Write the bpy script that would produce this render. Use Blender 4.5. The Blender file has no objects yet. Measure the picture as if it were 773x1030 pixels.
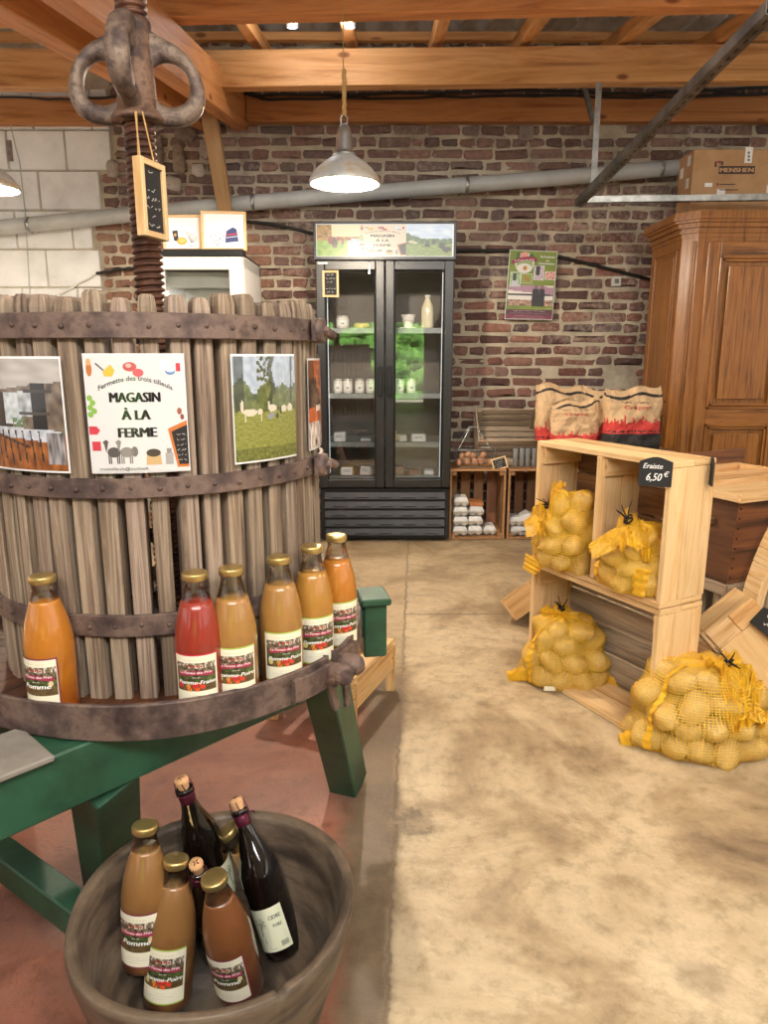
import bpy, bmesh, math, random
import numpy as np
from mathutils import Vector, Matrix, noise
from mathutils.bvhtree import BVHTree
sc = bpy.context.scene
COL = sc.collection
PI = math.pi
# ------------------------------------------------------------------ camera
H = 1.28; FPX = 720.0; PITCH = math.radians(12.4)
cam = bpy.data.objects.new('camera', bpy.data.cameras.new('camera'))
COL.objects.link(cam); sc.camera = cam
cam.location = (0, 0, H); cam.rotation_euler = (PI/2 - PITCH, 0, 0)
cam.data.sensor_fit = 'HORIZONTAL'; cam.data.sensor_width = 36.0
cam.data.lens = 36.0*FPX/773.0; cam.data.clip_start = 0.05; cam.data.clip_end = 200
# ------------------------------------------------------------------ world, light, exposure
sc.view_settings.view_transform = 'Standard'; sc.view_settings.look = 'None'
sc.view_settings.gamma = 1.0; sc.view_settings.use_curve_mapping = False
sc.view_settings.exposure = 0.38
def S(h):
    h = h.lstrip('#'); r = []
    for i in (0, 2, 4):
        c = int(h[i:i+2], 16)/255.0
        r.append(c/12.92 if c <= 0.04045 else ((c+0.055)/1.055)**2.4)
    return (r[0], r[1], r[2], 1.0)
W = bpy.data.worlds.new('world'); sc.world = W; W.use_nodes = True
bg = W.node_tree.nodes['Background']; bg.inputs[0].default_value = (1.0, 0.95, 0.90, 1); bg.inputs[1].default_value = 1.15
def add_light(name, kind, loc, energy, color, size=0.1, target=None, **kw):
    l = bpy.data.lights.new(name, kind); l.energy = energy; l.color = color
    if kind == 'POINT': l.shadow_soft_size = size
    if kind == 'SPOT': l.shadow_soft_size = size; l.spot_size = kw.get('angle', 2.0); l.spot_blend = 0.6
    if kind == 'AREA': l.size = size; l.size_y = kw.get('size_y', size); l.shape = 'RECTANGLE'
    if kind == 'SUN': l.angle = 0.02
    o = bpy.data.objects.new(name, l); COL.objects.link(o); o.location = loc
    if target is not None:
        d = Vector(target)-Vector(loc); o.rotation_euler = d.to_track_quat('-Z', 'Y').to_euler()
    return o
# added fill light behind the camera; there is no roof panel
add_light('added_fill_light', 'AREA', (0.4, -1.0, 2.97), 125, (0.95, 0.97, 1.0), 2.6, (0.3, 2.6, 0.6), size_y=.9)
# sun outside, high behind the building: it lights the hedge across the yard
add_light('sun', 'SUN', (0, 5, 26), 26.0, (1.0, 0.96, 0.88), target=(0, -9, 0))
WARM = (1.0, 0.86, 0.68)
# ------------------------------------------------------------------ pixel -> place
_c, _s = math.cos(PITCH), math.sin(PITCH)
def ray(px, py):
    x = (px-386.5)/FPX; u = (515-py)/FPX
    return Vector((x, _c+u*_s, -_s+u*_c))
def at(px, py, Y):
    d = ray(px, py); t = Y/d.y; return Vector((d.x*t, Y, H+d.z*t))
def atz(px, py, z=0.0):
    d = ray(px, py); t = (z-H)/d.z; return Vector((d.x*t, d.y*t, z))
def atx(px, py, X):
    d = ray(px, py); t = X/d.x; return Vector((X, d.y*t, H+d.z*t))
def lerp(a, b, t): return a+(b-a)*t
def mixc(a, b, t): return tuple(a[i]*(1-t)+b[i]*t for i in range(3))
# ------------------------------------------------------------------ mesh builder
WM = {}
class MB:
    def __init__(s, T=None):
        s.V = []; s.F = []; s.U = []; s.C = []; s.MI = []; s.SM = []; s.T = T; s.rng = random.Random(7)
    def add(s, vs, fs, col=(1, 1, 1), mi=0, sm=False, uvs=None):
        n = len(s.V)
        if s.T is not None: vs = [s.T @ Vector(v) for v in vs]
        s.V += [tuple(v) for v in vs]
        for k, f in enumerate(fs):
            s.F.append([n+i for i in f]); s.MI.append(mi); s.SM.append(sm)
            s.C.append(col[k] if isinstance(col, list) else col)
            s.U.append(uvs[k] if uvs else None)
    def hexa(s, P, col=(1, 1, 1), mi=0, sm=False):
        # P: 8 corners, index bits x,y,z
        fs = [(0, 2, 3, 1), (4, 5, 7, 6), (0, 1, 5, 4), (2, 6, 7, 3), (0, 4, 6, 2), (1, 3, 7, 5)]
        P = [Vector(p) for p in P]
        L = [(P[1]-P[0]).length, (P[2]-P[0]).length, (P[4]-P[0]).length]
        la = max(range(3), key=lambda i: L[i]); ou, ov = s.rng.uniform(0, 50), s.rng.uniform(0, 50)
        uvs = []
        for fi, f in enumerate(fs):
            ax = {0: (0, 1), 1: (0, 1), 2: (0, 2), 3: (0, 2), 4: (1, 2), 5: (1, 2)}[fi]
            q = []
            for i in f:
                bits = (i & 1, (i >> 1) & 1, (i >> 2) & 1)
                if la in ax:
                    o = ax[0] if ax[1] == la else ax[1]
                    q.append((ou+bits[la]*L[la], ov+fi*1.7+bits[o]*L[o]))
                else:
                    q.append((ou+9+bits[ax[0]]*L[ax[0]], ov+fi*1.7+bits[ax[1]]*L[ax[1]]))
            uvs.append(q)
        s.add(P, fs, col, mi, sm, uvs)
    def box(s, c, d, R=None, col=(1, 1, 1), mi=0, top=(1, 1)):
        c = Vector(c); P = []
        for k in range(8):
            z = 1 if k & 4 else -1; tx, ty = (top if z > 0 else (1, 1))
            v = Vector(((1 if k & 1 else -1)*d[0]/2*tx, (1 if k & 2 else -1)*d[1]/2*ty, z*d[2]/2))
            if R is not None: v = R @ v
            P.append(c+v)
        s.hexa(P, col, mi)
    def beam(s, a, b, w, h, up=(0, 0, 1), col=(1, 1, 1), mi=0, w2=None, h2=None):
        a, b = Vector(a), Vector(b); d = (b-a).normalized(); up = Vector(up)
        sd = d.cross(up).normalized(); u = sd.cross(d).normalized()
        w2 = w if w2 is None else w2; h2 = h if h2 is None else h2
        P = []
        for k in range(8):
            e = k & 1; p = b if e else a; ww = w2 if e else w; hh = h2 if e else h
            P.append(p+sd*((1 if k & 2 else -1)*ww/2)+u*((1 if k & 4 else -1)*hh/2))
        s.hexa(P, col, mi)
    def tube(s, pts, r, n=8, col=(1, 1, 1), mi=0, closed=False, caps=True, flat=1.0, up=None):
        pts = [Vector(p) for p in pts]; m = len(pts)
        rs = r if isinstance(r, (list, tuple)) else [r]*m
        vs = []; prev = None; ou = s.rng.uniform(0, 9); ln = [0]
        for i in range(1, m): ln.append(ln[-1]+(pts[i]-pts[i-1]).length)
        for i in range(m):
            if closed: t = pts[(i+1) % m]-pts[i-1]
            else: t = pts[min(i+1, m-1)]-pts[max(i-1, 0)]
            t.normalize()
            ref = Vector(up) if up is not None else (prev if prev is not None else (Vector((0, 0, 1)) if abs(t.z) < .9 else Vector((1, 0, 0))))
            a = ref-t*ref.dot(t)
            if a.length < 1e-5: a = Vector((1, 0, 0))-t*t.x
            a.normalize(); prev = a; b = t.cross(a)
            for k in range(n):
                th = 2*PI*k/n
                vs.append(pts[i]+a*(math.cos(th)*rs[i]*flat)+b*(math.sin(th)*rs[i]))
        fs = []; uv = []
        for i in range(m if closed else m-1):
            for k in range(n):
                j = (i+1) % m; k2 = (k+1) % n
                fs.append((i*n+k, i*n+k2, j*n+k2, j*n+k))
                u0, u1 = ou+ln[i], ou+(ln[i+1] if i+1 < m else ln[i]+.02); w = 2*PI*rs[i]/n
                uv.append([(u0, k*w), (u0, (k+1)*w), (u1, (k+1)*w), (u1, k*w)])
        s.add(vs, fs, col, mi, True, uv)
        if caps and not closed:
            s.add(vs[:n], [tuple(range(n))[::-1]], col, mi); s.add(vs[-n:], [tuple(range(n))], col, mi)
    def lathe(s, prof, n=32, M=None, col=(1, 1, 1), mi=0, sm=True, a0=0, a1=2*PI, capb=False, capt=False):
        full = abs(a1-a0-2*PI) < 1e-6; m = n if full else n+1
        vs = []; fs = []; uv = []
        for (r, z) in prof:
            for k in range(m):
                a = a0+(a1-a0)*k/n; v = Vector((r*math.cos(a), r*math.sin(a), z)); vs.append(M @ v if M else v)
        for i in range(len(prof)-1):
            for k in range(n):
                k2 = (k+1) % m
                fs.append((i*m+k, i*m+k2, (i+1)*m+k2, (i+1)*m+k))
                rr = prof[i][0]; z0, z1 = i*.02, i*.02+.02
                uv.append([((a1-a0)*k/n*.3, z0), ((a1-a0)*(k+1)/n*.3, z0), ((a1-a0)*(k+1)/n*.3, z1), ((a1-a0)*k/n*.3, z1)])
        s.add(vs, fs, col, mi, sm, uv)
        if capb: s.add(vs[:m], [tuple(range(m))[::-1]], col, mi)
        if capt: s.add(vs[-m:], [tuple(range(m))], col, mi)
    def grid(s, nx, ny, fn, col=(1, 1, 1), mi=0, sm=True, wrap=False, colfn=None, flip=False):
        vs = [fn(i/nx, j/ny) for j in range(ny+1) for i in range(nx if wrap else nx+1)]
        m = nx if wrap else nx+1; fs = []; cs = []; uv = []
        for j in range(ny):
            for i in range(nx):
                i2 = (i+1) % m
                f = (j*m+i, j*m+i2, (j+1)*m+i2, (j+1)*m+i)
                fs.append(f[::-1] if flip else f)
                q = [(i/nx, j/ny), ((i+1)/nx, j/ny), ((i+1)/nx, (j+1)/ny), (i/nx, (j+1)/ny)]
                uv.append(q[::-1] if flip else q)
                if colfn: cs.append(colfn((i+.5)/nx, (j+.5)/ny))
        s.add(vs, fs, cs if colfn else col, mi, sm, uv)
    def build(s, name, mats, parent=None, origin=None, bevel=0, kind=None, local=False, seg=1):
        me = bpy.data.meshes.new(name)
        V = s.V
        if not local:
            if parent is not None and parent in WM:
                inv = WM[parent].inverted(); V = [inv @ Vector(v) for v in V]
            elif origin is not None:
                o = Vector(origin); V = [Vector(v)-o for v in V]
        me.from_pydata([tuple(v) for v in V], [], s.F)
        if not isinstance(mats, (list, tuple)): mats = [mats]
        for m in mats: me.materials.append(m)
        me.polygons.foreach_set('material_index', s.MI)
        me.polygons.foreach_set('use_smooth', s.SM)
        cs = []; us = []
        for f, c, u in zip(s.F, s.C, s.U):
            for i in range(len(f)):
                cs += [c[0], c[1], c[2], 1.0]
                if u: us += [u[i][0], u[i][1]]
                else:
                    v = s.V[f[i]]; us += [v[0]+v[1]*.3, v[2]+v[1]*.2]
        ca = me.color_attributes.new('Col', 'FLOAT_COLOR', 'CORNER'); ca.data.foreach_set('color', cs)
        ul = me.uv_layers.new(name='UVMap'); ul.data.foreach_set('uv', us)
        me.update()
        o = bpy.data.objects.new(name, me); COL.objects.link(o)
        if parent is not None: o.parent = parent
        elif origin is not None: o.location = origin
        if bevel:
            b = o.modifiers.new('bevel', 'BEVEL'); b.width = bevel; b.segments = seg; b.limit_method = 'ANGLE'; b.angle_limit = .6
        WM[o] = (WM[parent] if parent in WM else Matrix.Translation(Vector(origin) if origin is not None else (0, 0, 0)))
        if kind: o['kind'] = kind
        return o
def tag(o, label, cat, group=None, kind=None):
    o['label'] = label; o['category'] = cat
    if group: o['group'] = group
    if kind: o['kind'] = kind
    return o
def thing(name, label, cat, loc=(0, 0, 0), M=None, group=None):
    o = bpy.data.objects.new(name, None); COL.objects.link(o); o.empty_display_size = .05
    m = M if M is not None else Matrix.Translation(Vector(loc))
    o.matrix_world = m; WM[o] = m
    return tag(o, label, cat, group)
def dup(root, M, label=None):
    def rec(o, par):
        c = o.copy(); COL.objects.link(c)
        if par is not None: c.parent = par
        for ch in kids.get(o, []): rec(ch, c)
        return c
    kids = {}
    for o in bpy.data.objects:
        if o.parent: kids.setdefault(o.parent, []).append(o)
    c = rec(root, None); c.matrix_world = M; WM[c] = M
    if label: c['label'] = label
    return c
def Rz(a): return Matrix.Rotation(a, 4, 'Z')
def TR(loc, rz=0, rx=0, ry=0): return Matrix.Translation(Vector(loc)) @ Rz(rz) @ Matrix.Rotation(ry, 4, 'Y') @ Matrix.Rotation(rx, 4, 'X')
# ------------------------------------------------------------------ materials
def newmat(name):
    m = bpy.data.materials.new(name); m.use_nodes = True; nt = m.node_tree; nt.nodes.clear()
    out = nt.nodes.new('ShaderNodeOutputMaterial'); b = nt.nodes.new('ShaderNodeBsdfPrincipled')
    nt.links.new(b.outputs[0], out.inputs[0]); return m, nt, b, out
def nd(nt, t, **kw):
    n = nt.nodes.new(t)
    for k, v in kw.items():
        if k.startswith('i_'):
            key = k[2:]; key = int(key) if key.isdigit() else key
            n.inputs[key].default_value = v
        else: setattr(n, k, v)
    return n
def mulcol(nt, a, b, fac=1.0):
    m = nd(nt, 'ShaderNodeMix', data_type='RGBA', blend_type='MULTIPLY'); m.inputs[0].default_value = fac
    nt.links.new(a, m.inputs[6]); nt.links.new(b, m.inputs[7]); return m.outputs[2]
def ramp(nt, fac, stops):
    r = nd(nt, 'ShaderNodeValToRGB'); nt.links.new(fac, r.inputs[0]); e = r.color_ramp.elements
    while len(e) < len(stops): e.new(.5)
    for k, (p, c) in enumerate(stops): e[k].position = p; e[k].color = c if len(c) == 4 else (*c, 1)
    return r.outputs[0]
def mat(name, colors, scale=(8, 8, 8), uv=False, rough=.6, metal=0, bump=.2, bumpdist=.002, detail=5, usecol=True, coat=0, distortion=0, fine=60, spec=.5, lo=.32, hi=.68, sss=0):
    m, nt, b, out = newmat(name)
    tc = nd(nt, 'ShaderNodeTexCoord'); mp = nd(nt, 'ShaderNodeMapping'); mp.inputs['Scale'].default_value = scale
    nt.links.new(tc.outputs['UV' if uv else 'Object'], mp.inputs[0])
    n = nd(nt, 'ShaderNodeTexNoise'); n.inputs['Scale'].default_value = 1; n.inputs['Detail'].default_value = detail; n.inputs['Distortion'].default_value = distortion
    n.inputs['Roughness'].default_value = .62
    nt.links.new(mp.outputs[0], n.inputs[0])
    k = len(colors); c = ramp(nt, n.outputs[0], [(lo+(hi-lo)*i/max(k-1, 1), S(x)) for i, x in enumerate(colors)]) if k > 1 else None
    at_ = nd(nt, 'ShaderNodeAttribute', attribute_name='Col')
    if c is None:
        rgb = nd(nt, 'ShaderNodeRGB'); rgb.outputs[0].default_value = S(colors[0]); c = rgb.outputs[0]
    if usecol: c = mulcol(nt, c, at_.outputs[0])
    nt.links.new(c, b.inputs['Base Color'])
    b.inputs['Roughness'].default_value = rough; b.inputs['Metallic'].default_value = metal
    b.inputs['Coat Weight'].default_value = coat; b.inputs['Coat Roughness'].default_value = .04
    b.inputs['Specular IOR Level'].default_value = spec
    if sss: b.inputs['Subsurface Weight'].default_value = sss; b.inputs['Subsurface Radius'].default_value = (.03, .015, .006); b.inputs['Subsurface Scale'].default_value = 1
    if bump:
        mp2 = nd(nt, 'ShaderNodeMapping'); mp2.inputs['Scale'].default_value = tuple(x*fine/20 for x in scale)
        nt.links.new(tc.outputs['UV' if uv else 'Object'], mp2.inputs[0])
        n2 = nd(nt, 'ShaderNodeTexNoise'); n2.inputs['Scale'].default_value = 1; n2.inputs['Detail'].default_value = 4
        nt.links.new(mp2.outputs[0], n2.inputs[0])
        ad = nd(nt, 'ShaderNodeMath', operation='ADD'); nt.links.new(n.outputs[0], ad.inputs[0]); nt.links.new(n2.outputs[0], ad.inputs[1])
        bp = nd(nt, 'ShaderNodeBump'); bp.inputs['Strength'].default_value = bump; bp.inputs['Distance'].default_value = bumpdist
        nt.links.new(ad.outputs[0], bp.inputs['Height']); nt.links.new(bp.outputs[0], b.inputs['Normal'])
    return m
def wood(name, colors, grain=28, rough=.65, bump=.35, along=1.6, dist=1.2, coat=0, knots=True, lo=.3, hi=.7):
    m, nt, b, out = newmat(name)
    tc = nd(nt, 'ShaderNodeTexCoord'); mp = nd(nt, 'ShaderNodeMapping'); mp.inputs['Scale'].default_value = (along, grain, 1)
    nt.links.new(tc.outputs['UV'], mp.inputs[0])
    n = nd(nt, 'ShaderNodeTexNoise'); n.inputs['Scale'].default_value = 1; n.inputs['Detail'].default_value = 6; n.inputs['Distortion'].default_value = dist; n.inputs['Roughness'].default_value = .6
    nt.links.new(mp.outputs[0], n.inputs[0])
    c = ramp(nt, n.outputs[0], [(lo+(hi-lo)*i/(len(colors)-1), S(x)) for i, x in enumerate(colors)])
    if knots:
        v = nd(nt, 'ShaderNodeTexVoronoi', feature='F1'); mk = nd(nt, 'ShaderNodeMapping'); mk.inputs['Scale'].default_value = (2.2, 5.0, 1)
        nt.links.new(tc.outputs['UV'], mk.inputs[0]); nt.links.new(mk.outputs[0], v.inputs[0]); v.inputs['Scale'].default_value = 1
        k = ramp(nt, v.outputs['Distance'], [(0.0, (.28, .17, .1)), (.055, (.42, .28, .18)), (.1, (1, 1, 1))])
        c = mulcol(nt, c, k)
    at_ = nd(nt, 'ShaderNodeAttribute', attribute_name='Col'); c = mulcol(nt, c, at_.outputs[0])
    nt.links.new(c, b.inputs['Base Color']); b.inputs['Roughness'].default_value = rough; b.inputs['Coat Weight'].default_value = coat; b.inputs['Coat Roughness'].default_value = .2
    n2 = nd(nt, 'ShaderNodeTexNoise'); mp2 = nd(nt, 'ShaderNodeMapping'); mp2.inputs['Scale'].default_value = (along*5, grain*7, 1); n2.inputs['Scale'].default_value = 1
    nt.links.new(tc.outputs['UV'], mp2.inputs[0]); nt.links.new(mp2.outputs[0], n2.inputs[0])
    ad = nd(nt, 'ShaderNodeMath', operation='ADD'); nt.links.new(n.outputs[0], ad.inputs[0]); nt.links.new(n2.outputs[0], ad.inputs[1])
    bp = nd(nt, 'ShaderNodeBump'); bp.inputs['Strength'].default_value = bump; bp.inputs['Distance'].default_value = .002
    nt.links.new(ad.outputs[0], bp.inputs['Height']); nt.links.new(bp.outputs[0], b.inputs['Normal'])
    return m
def plain(name, col, rough=.5, metal=0, coat=0, emit=0, spec=.5, usecol=False):
    m, nt, b, out = newmat(name); c = S(col); b.inputs['Base Color'].default_value = c
    b.inputs['Roughness'].default_value = rough; b.inputs['Metallic'].default_value = metal; b.inputs['Coat Weight'].default_value = coat
    b.inputs['Coat Roughness'].default_value = .05; b.inputs['Specular IOR Level'].default_value = spec
    if usecol:
        a = nd(nt, 'ShaderNodeAttribute', attribute_name='Col'); nt.links.new(a.outputs[0], b.inputs['Base Color'])
        if emit: nt.links.new(a.outputs[0], b.inputs['Emission Color'])
    if emit:
        b.inputs['Emission Strength'].default_value = emit
        if not usecol: b.inputs['Emission Color'].default_value = c
    return m
def clear_glass(name, tint=(1, 1, 1), refl=1.0, ior=1.5):
    m = bpy.data.materials.new(name); m.use_nodes = True; nt = m.node_tree; nt.nodes.clear()
    out = nt.nodes.new('ShaderNodeOutputMaterial'); t = nd(nt, 'ShaderNodeBsdfTransparent'); t.inputs[0].default_value = (*tint, 1)
    g = nd(nt, 'ShaderNodeBsdfGlossy'); g.inputs['Roughness'].default_value = .015
    f = nd(nt, 'ShaderNodeFresnel'); f.inputs[0].default_value = ior
    mm = nd(nt, 'ShaderNodeMath', operation='MULTIPLY'); mm.inputs[1].default_value = refl; mm.use_clamp = True
    mx = nd(nt, 'ShaderNodeMixShader'); nt.links.new(f.outputs[0], mm.inputs[0]); nt.links.new(mm.outputs[0], mx.inputs[0])
    nt.links.new(t.outputs[0], mx.inputs[1]); nt.links.new(g.outputs[0], mx.inputs[2]); nt.links.new(mx.outputs[0], out.inputs[0]); return m
PRINT = plain('printed_paper', 'ffffff', rough=.45, usecol=True)
GLOSSPRINT = plain('laminated_print', 'ffffff', rough=.22, coat=.6, usecol=True)
BACKLIT = plain('backlit_print', 'ffffff', rough=.3, usecol=True, emit=.62)
_nt = BACKLIT.node_tree; _b = [n for n in _nt.nodes if n.type == 'BSDF_PRINCIPLED'][0]
for _l in list(_b.inputs['Base Color'].links): _nt.links.remove(_l)
_b.inputs['Base Color'].default_value = (.03, .03, .03, 1)
CHALK = plain('chalkboard_print', 'ffffff', rough=.7, usecol=True)
M_beam = wood('pine_beam_wood', ['a0673a', 'c08a50', 'd4a068', 'bd8650'], grain=9, along=.7, rough=.55, dist=2.2)
M_stave = wood('weathered_stave_wood', ['3f332b', '7b6857', 'a3917e', '5f5145'], grain=46, along=1.6, rough=.8, bump=.9, knots=False)
M_crate = wood('pale_pine_wood', ['b0814c', 'd6ae78', 'e4c494', 'c89c64'], grain=14, along=.9, rough=.6, dist=2)
M_grey = wood('grey_weathered_wood', ['6a5d50', '978672', 'b3a28c', '80705f'], grain=20, along=1.5, rough=.8, bump=.6)
M_brownw = wood('brown_crate_wood', ['5c3f26', '8d6844', 'a57f58', '765334'], grain=18, along=1.5, rough=.75, bump=.5)
M_oldw = wood('dark_old_wood', ['2e1a10', '54331f', '6f4729', '452817'], grain=14, along=1.2, rough=.55, bump=.4, knots=False)
M_arm = wood('waxed_oak_wood', ['51300f', '855120', '9e672c', '6d4018'], grain=42, along=1.8, rough=.35, bump=.25, coat=.25, knots=False)
M_green = mat('green_painted_timber', ['1d3a28', '27503a', '2e5a41'], scale=(6, 6, 6), rough=.45, bump=.3, fine=160)
M_rust = mat('rusty_forged_iron', ['352a27', '544440', '776358', '4f3f3a'], scale=(14, 14, 14), rough=.62, metal=.25, bump=.6, fine=120, detail=8)
M_rust2 = mat('brown_rusted_screw', ['2e1c15', '573627', '6f4a36'], scale=(18, 18, 18), rough=.55, metal=.35, bump=.5, fine=120)
M_rust3 = mat('worn_cast_iron', ['342925', '594840', '7e6c5d', '44362f'], scale=(22, 22, 22), rough=.55, metal=.3, bump=.7, fine=160, detail=8)
M_galv = mat('galvanised_steel', ['8c8e8e', 'b2b4b3', 'cfd1cf'], scale=(12, 12, 12), rough=.35, metal=.85, bump=.05)
M_black = plain('black_plastic', '1c1b1c', rough=.35)
M_blackmetal = plain('black_metal', '121011', rough=.4, metal=0, spec=.35)
M_white = plain('white_enamel', 'e9e6e0', rough=.35)
M_pipe = mat('grey_plastic_pipe', ['a9aba8', 'c0c2bf'], scale=(5, 5, 5), rough=.4, bump=0)
M_glass = clear_glass('window_glass', refl=2.2)
M_bglass = clear_glass('bottle_glass', tint=(.93, .95, .93), refl=1.6)
M_slate = plain('slate_black', '201f20', rough=.75)
M_string = plain('jute_string', 'b9935c', rough=.9)
M_gold = plain('gold_cap_metal', 'c9b072', rough=.3, metal=.85)
# ================================================================== THE ROOM
def floor_material():
    m, nt, b, out = newmat('worn_concrete_floor')
    g = nd(nt, 'ShaderNodeNewGeometry'); sp = nd(nt, 'ShaderNodeSeparateXYZ'); nt.links.new(g.outputs['Position'], sp.inputs[0])
    def N(scale, detail=6, rough=.6, dist=0, vec=None):
        n = nd(nt, 'ShaderNodeTexNoise'); n.inputs['Scale'].default_value = scale; n.inputs['Detail'].default_value = detail
        n.inputs['Roughness'].default_value = rough; n.inputs['Distortion'].default_value = dist
        nt.links.new(vec or g.outputs['Position'], n.inputs[0]); return n.outputs[0]
    def M(op, a, b_=None, c=None, clamp=False):
        n = nd(nt, 'ShaderNodeMath', operation=op); n.use_clamp = clamp
        for i, v in enumerate((a, b_, c)):
            if v is None: continue
            if isinstance(v, (int, float)): n.inputs[i].default_value = v
            else: nt.links.new(v, n.inputs[i])
        return n.outputs[0]
    def smooth(v, a, b_):
        n = nd(nt, 'ShaderNodeMapRange', interpolation_type='SMOOTHSTEP'); nt.links.new(v, n.inputs[0])
        n.inputs[1].default_value = a; n.inputs[2].default_value = b_; return n.outputs[0]
    def mix(f, a, c):
        n = nd(nt, 'ShaderNodeMix', data_type='RGBA'); nt.links.new(f, n.inputs[0])
        for i, v in ((6, a), (7, c)):
            if isinstance(v, tuple): n.inputs[i].default_value = v
            else: nt.links.new(v, n.inputs[i])
        return n.outputs[2]
    X, Y = sp.outputs[0], sp.outputs[1]
    n1 = N(2.2, 8, .65, .6); n2 = N(16, 6, .7); n3 = N(90, 3, .6); n4 = N(.9, 3)
    conc = ramp(nt, n1, [(.30, S('84705a')), (.44, S('b39e7e')), (.56, S('d2c0a0')), (.72, S('ab9676'))])
    sm = ramp(nt, n2, [(.3, (.62, .58, .52)), (.5, (.97, .96, .95)), (.72, (1.08, 1.07, 1.05))]); conc = mulcol(nt, conc, sm)
    dk = ramp(nt, n4, [(.35, (.66, .62, .56)), (.6, (1, 1, 1))]); conc = mulcol(nt, conc, dk, .8)
    red = ramp(nt, n1, [(.3, S('7c4c3d')), (.5, S('9a6450')), (.7, S('90695a'))]); red = mulcol(nt, red, sm)
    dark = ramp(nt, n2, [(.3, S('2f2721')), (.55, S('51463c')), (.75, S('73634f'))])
    wob = M('MULTIPLY', M('SUBTRACT', n1, .5), .22)
    wob2 = M('MULTIPLY', M('SUBTRACT', n2, .5), .05)
    # the joint between the two slabs runs away from the doorway, slightly skewed
    jx = M('SUBTRACT', X, M('ADD', M('MULTIPLY', Y, .046), -.05))
    jxw = M('ADD', jx, wob2)
    # dirty strip left of the joint
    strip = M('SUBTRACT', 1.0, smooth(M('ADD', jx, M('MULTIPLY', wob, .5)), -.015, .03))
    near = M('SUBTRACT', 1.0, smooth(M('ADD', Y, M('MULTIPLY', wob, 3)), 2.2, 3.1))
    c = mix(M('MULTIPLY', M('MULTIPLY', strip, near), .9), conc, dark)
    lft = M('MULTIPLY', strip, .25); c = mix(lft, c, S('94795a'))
    redm = M('SUBTRACT', 1.0, smooth(M('ADD', M('ADD', X, wob), wob2), -.15, -.06))
    redm = M('MULTIPLY', redm, M('SUBTRACT', 1.0, smooth(M('ADD', Y, M('MULTIPLY', wob, 2)), 2.35, 2.7)))
    c = mix(redm, c, red)
    # joint lines
    jl = M('MULTIPLY', M('SUBTRACT', 1.0, smooth(M('ABSOLUTE', jxw), .001, .009)), smooth(n1, .35, .6)); c = mix(M('MULTIPLY', jl, .6), c, S('5a4a3a'))
    hy = M('ADD', M('SUBTRACT', Y, 3.42), wob2)
    hl = M('MULTIPLY', M('SUBTRACT', 1.0, smooth(M('ABSOLUTE', hy), .002, .02)), M('MULTIPLY', smooth(jx, -.01, .0), M('SUBTRACT', 1.0, smooth(X, .5, .75))))
    c = mix(M('MULTIPLY', hl, .6), c, S('6a5844'))
    # two chipped spots and a darker patch
    def spot(x, y, r, s_=.7, col='5f503f'):
        global _dummy
        dx = M('SUBTRACT', X, x); dy = M('SUBTRACT', Y, y)
        d = M('SQRT', M('ADD', M('MULTIPLY', dx, dx), M('MULTIPLY', dy, dy))); d = M('ADD', d, M('MULTIPLY', wob, .35)); d = M('ADD', d, wob2)
        return M('MULTIPLY', M('SUBTRACT', 1.0, smooth(d, r*.55, r)), s_)
    p1 = atz(412, 828); s1 = spot(p1.x, p1.y, .085, .9); c = mix(s1, c, ramp(nt, n2, [(.35, S('4e4234')), (.5, S('7c6b55')), (.65, S('a08c70'))]))
    p2 = atz(705, 985); s2 = spot(p2.x, p2.y, .07, .45); c = mix(s2, c, S('8d7c66'))
    p3 = atz(385, 770); s3 = spot(p3.x, p3.y, .12, .35); c = mix(s3, c, S('8a7458'))
    nt.links.new(c, b.inputs['Base Color'])
    rr = ramp(nt, n2, [(.3, (.38,)*3), (.7, (.62,)*3)]); nt.links.new(rr, b.inputs['Roughness'])
    h = M('ADD', M('MULTIPLY', n2, .7), M('MULTIPLY', n3, .3)); h = M('SUBTRACT', h, M('MULTIPLY', jl, .8)); h = M('SUBTRACT', h, M('MULTIPLY', s1, .6)); h = M('SUBTRACT', h, M('MULTIPLY', hl, .5))
    bp = nd(nt, 'ShaderNodeBump'); bp.inputs['Strength'].default_value = .45; bp.inputs['Distance'].default_value = .012
    nt.links.new(h, bp.inputs['Height']); nt.links.new(bp.outputs[0], b.inputs['Normal'])
    return m
fb = MB(); fb.box((0, -1.6, -.05), (8.4, 15.2, .1)); fb.build('floor', floor_material(), kind='structure')

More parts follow.
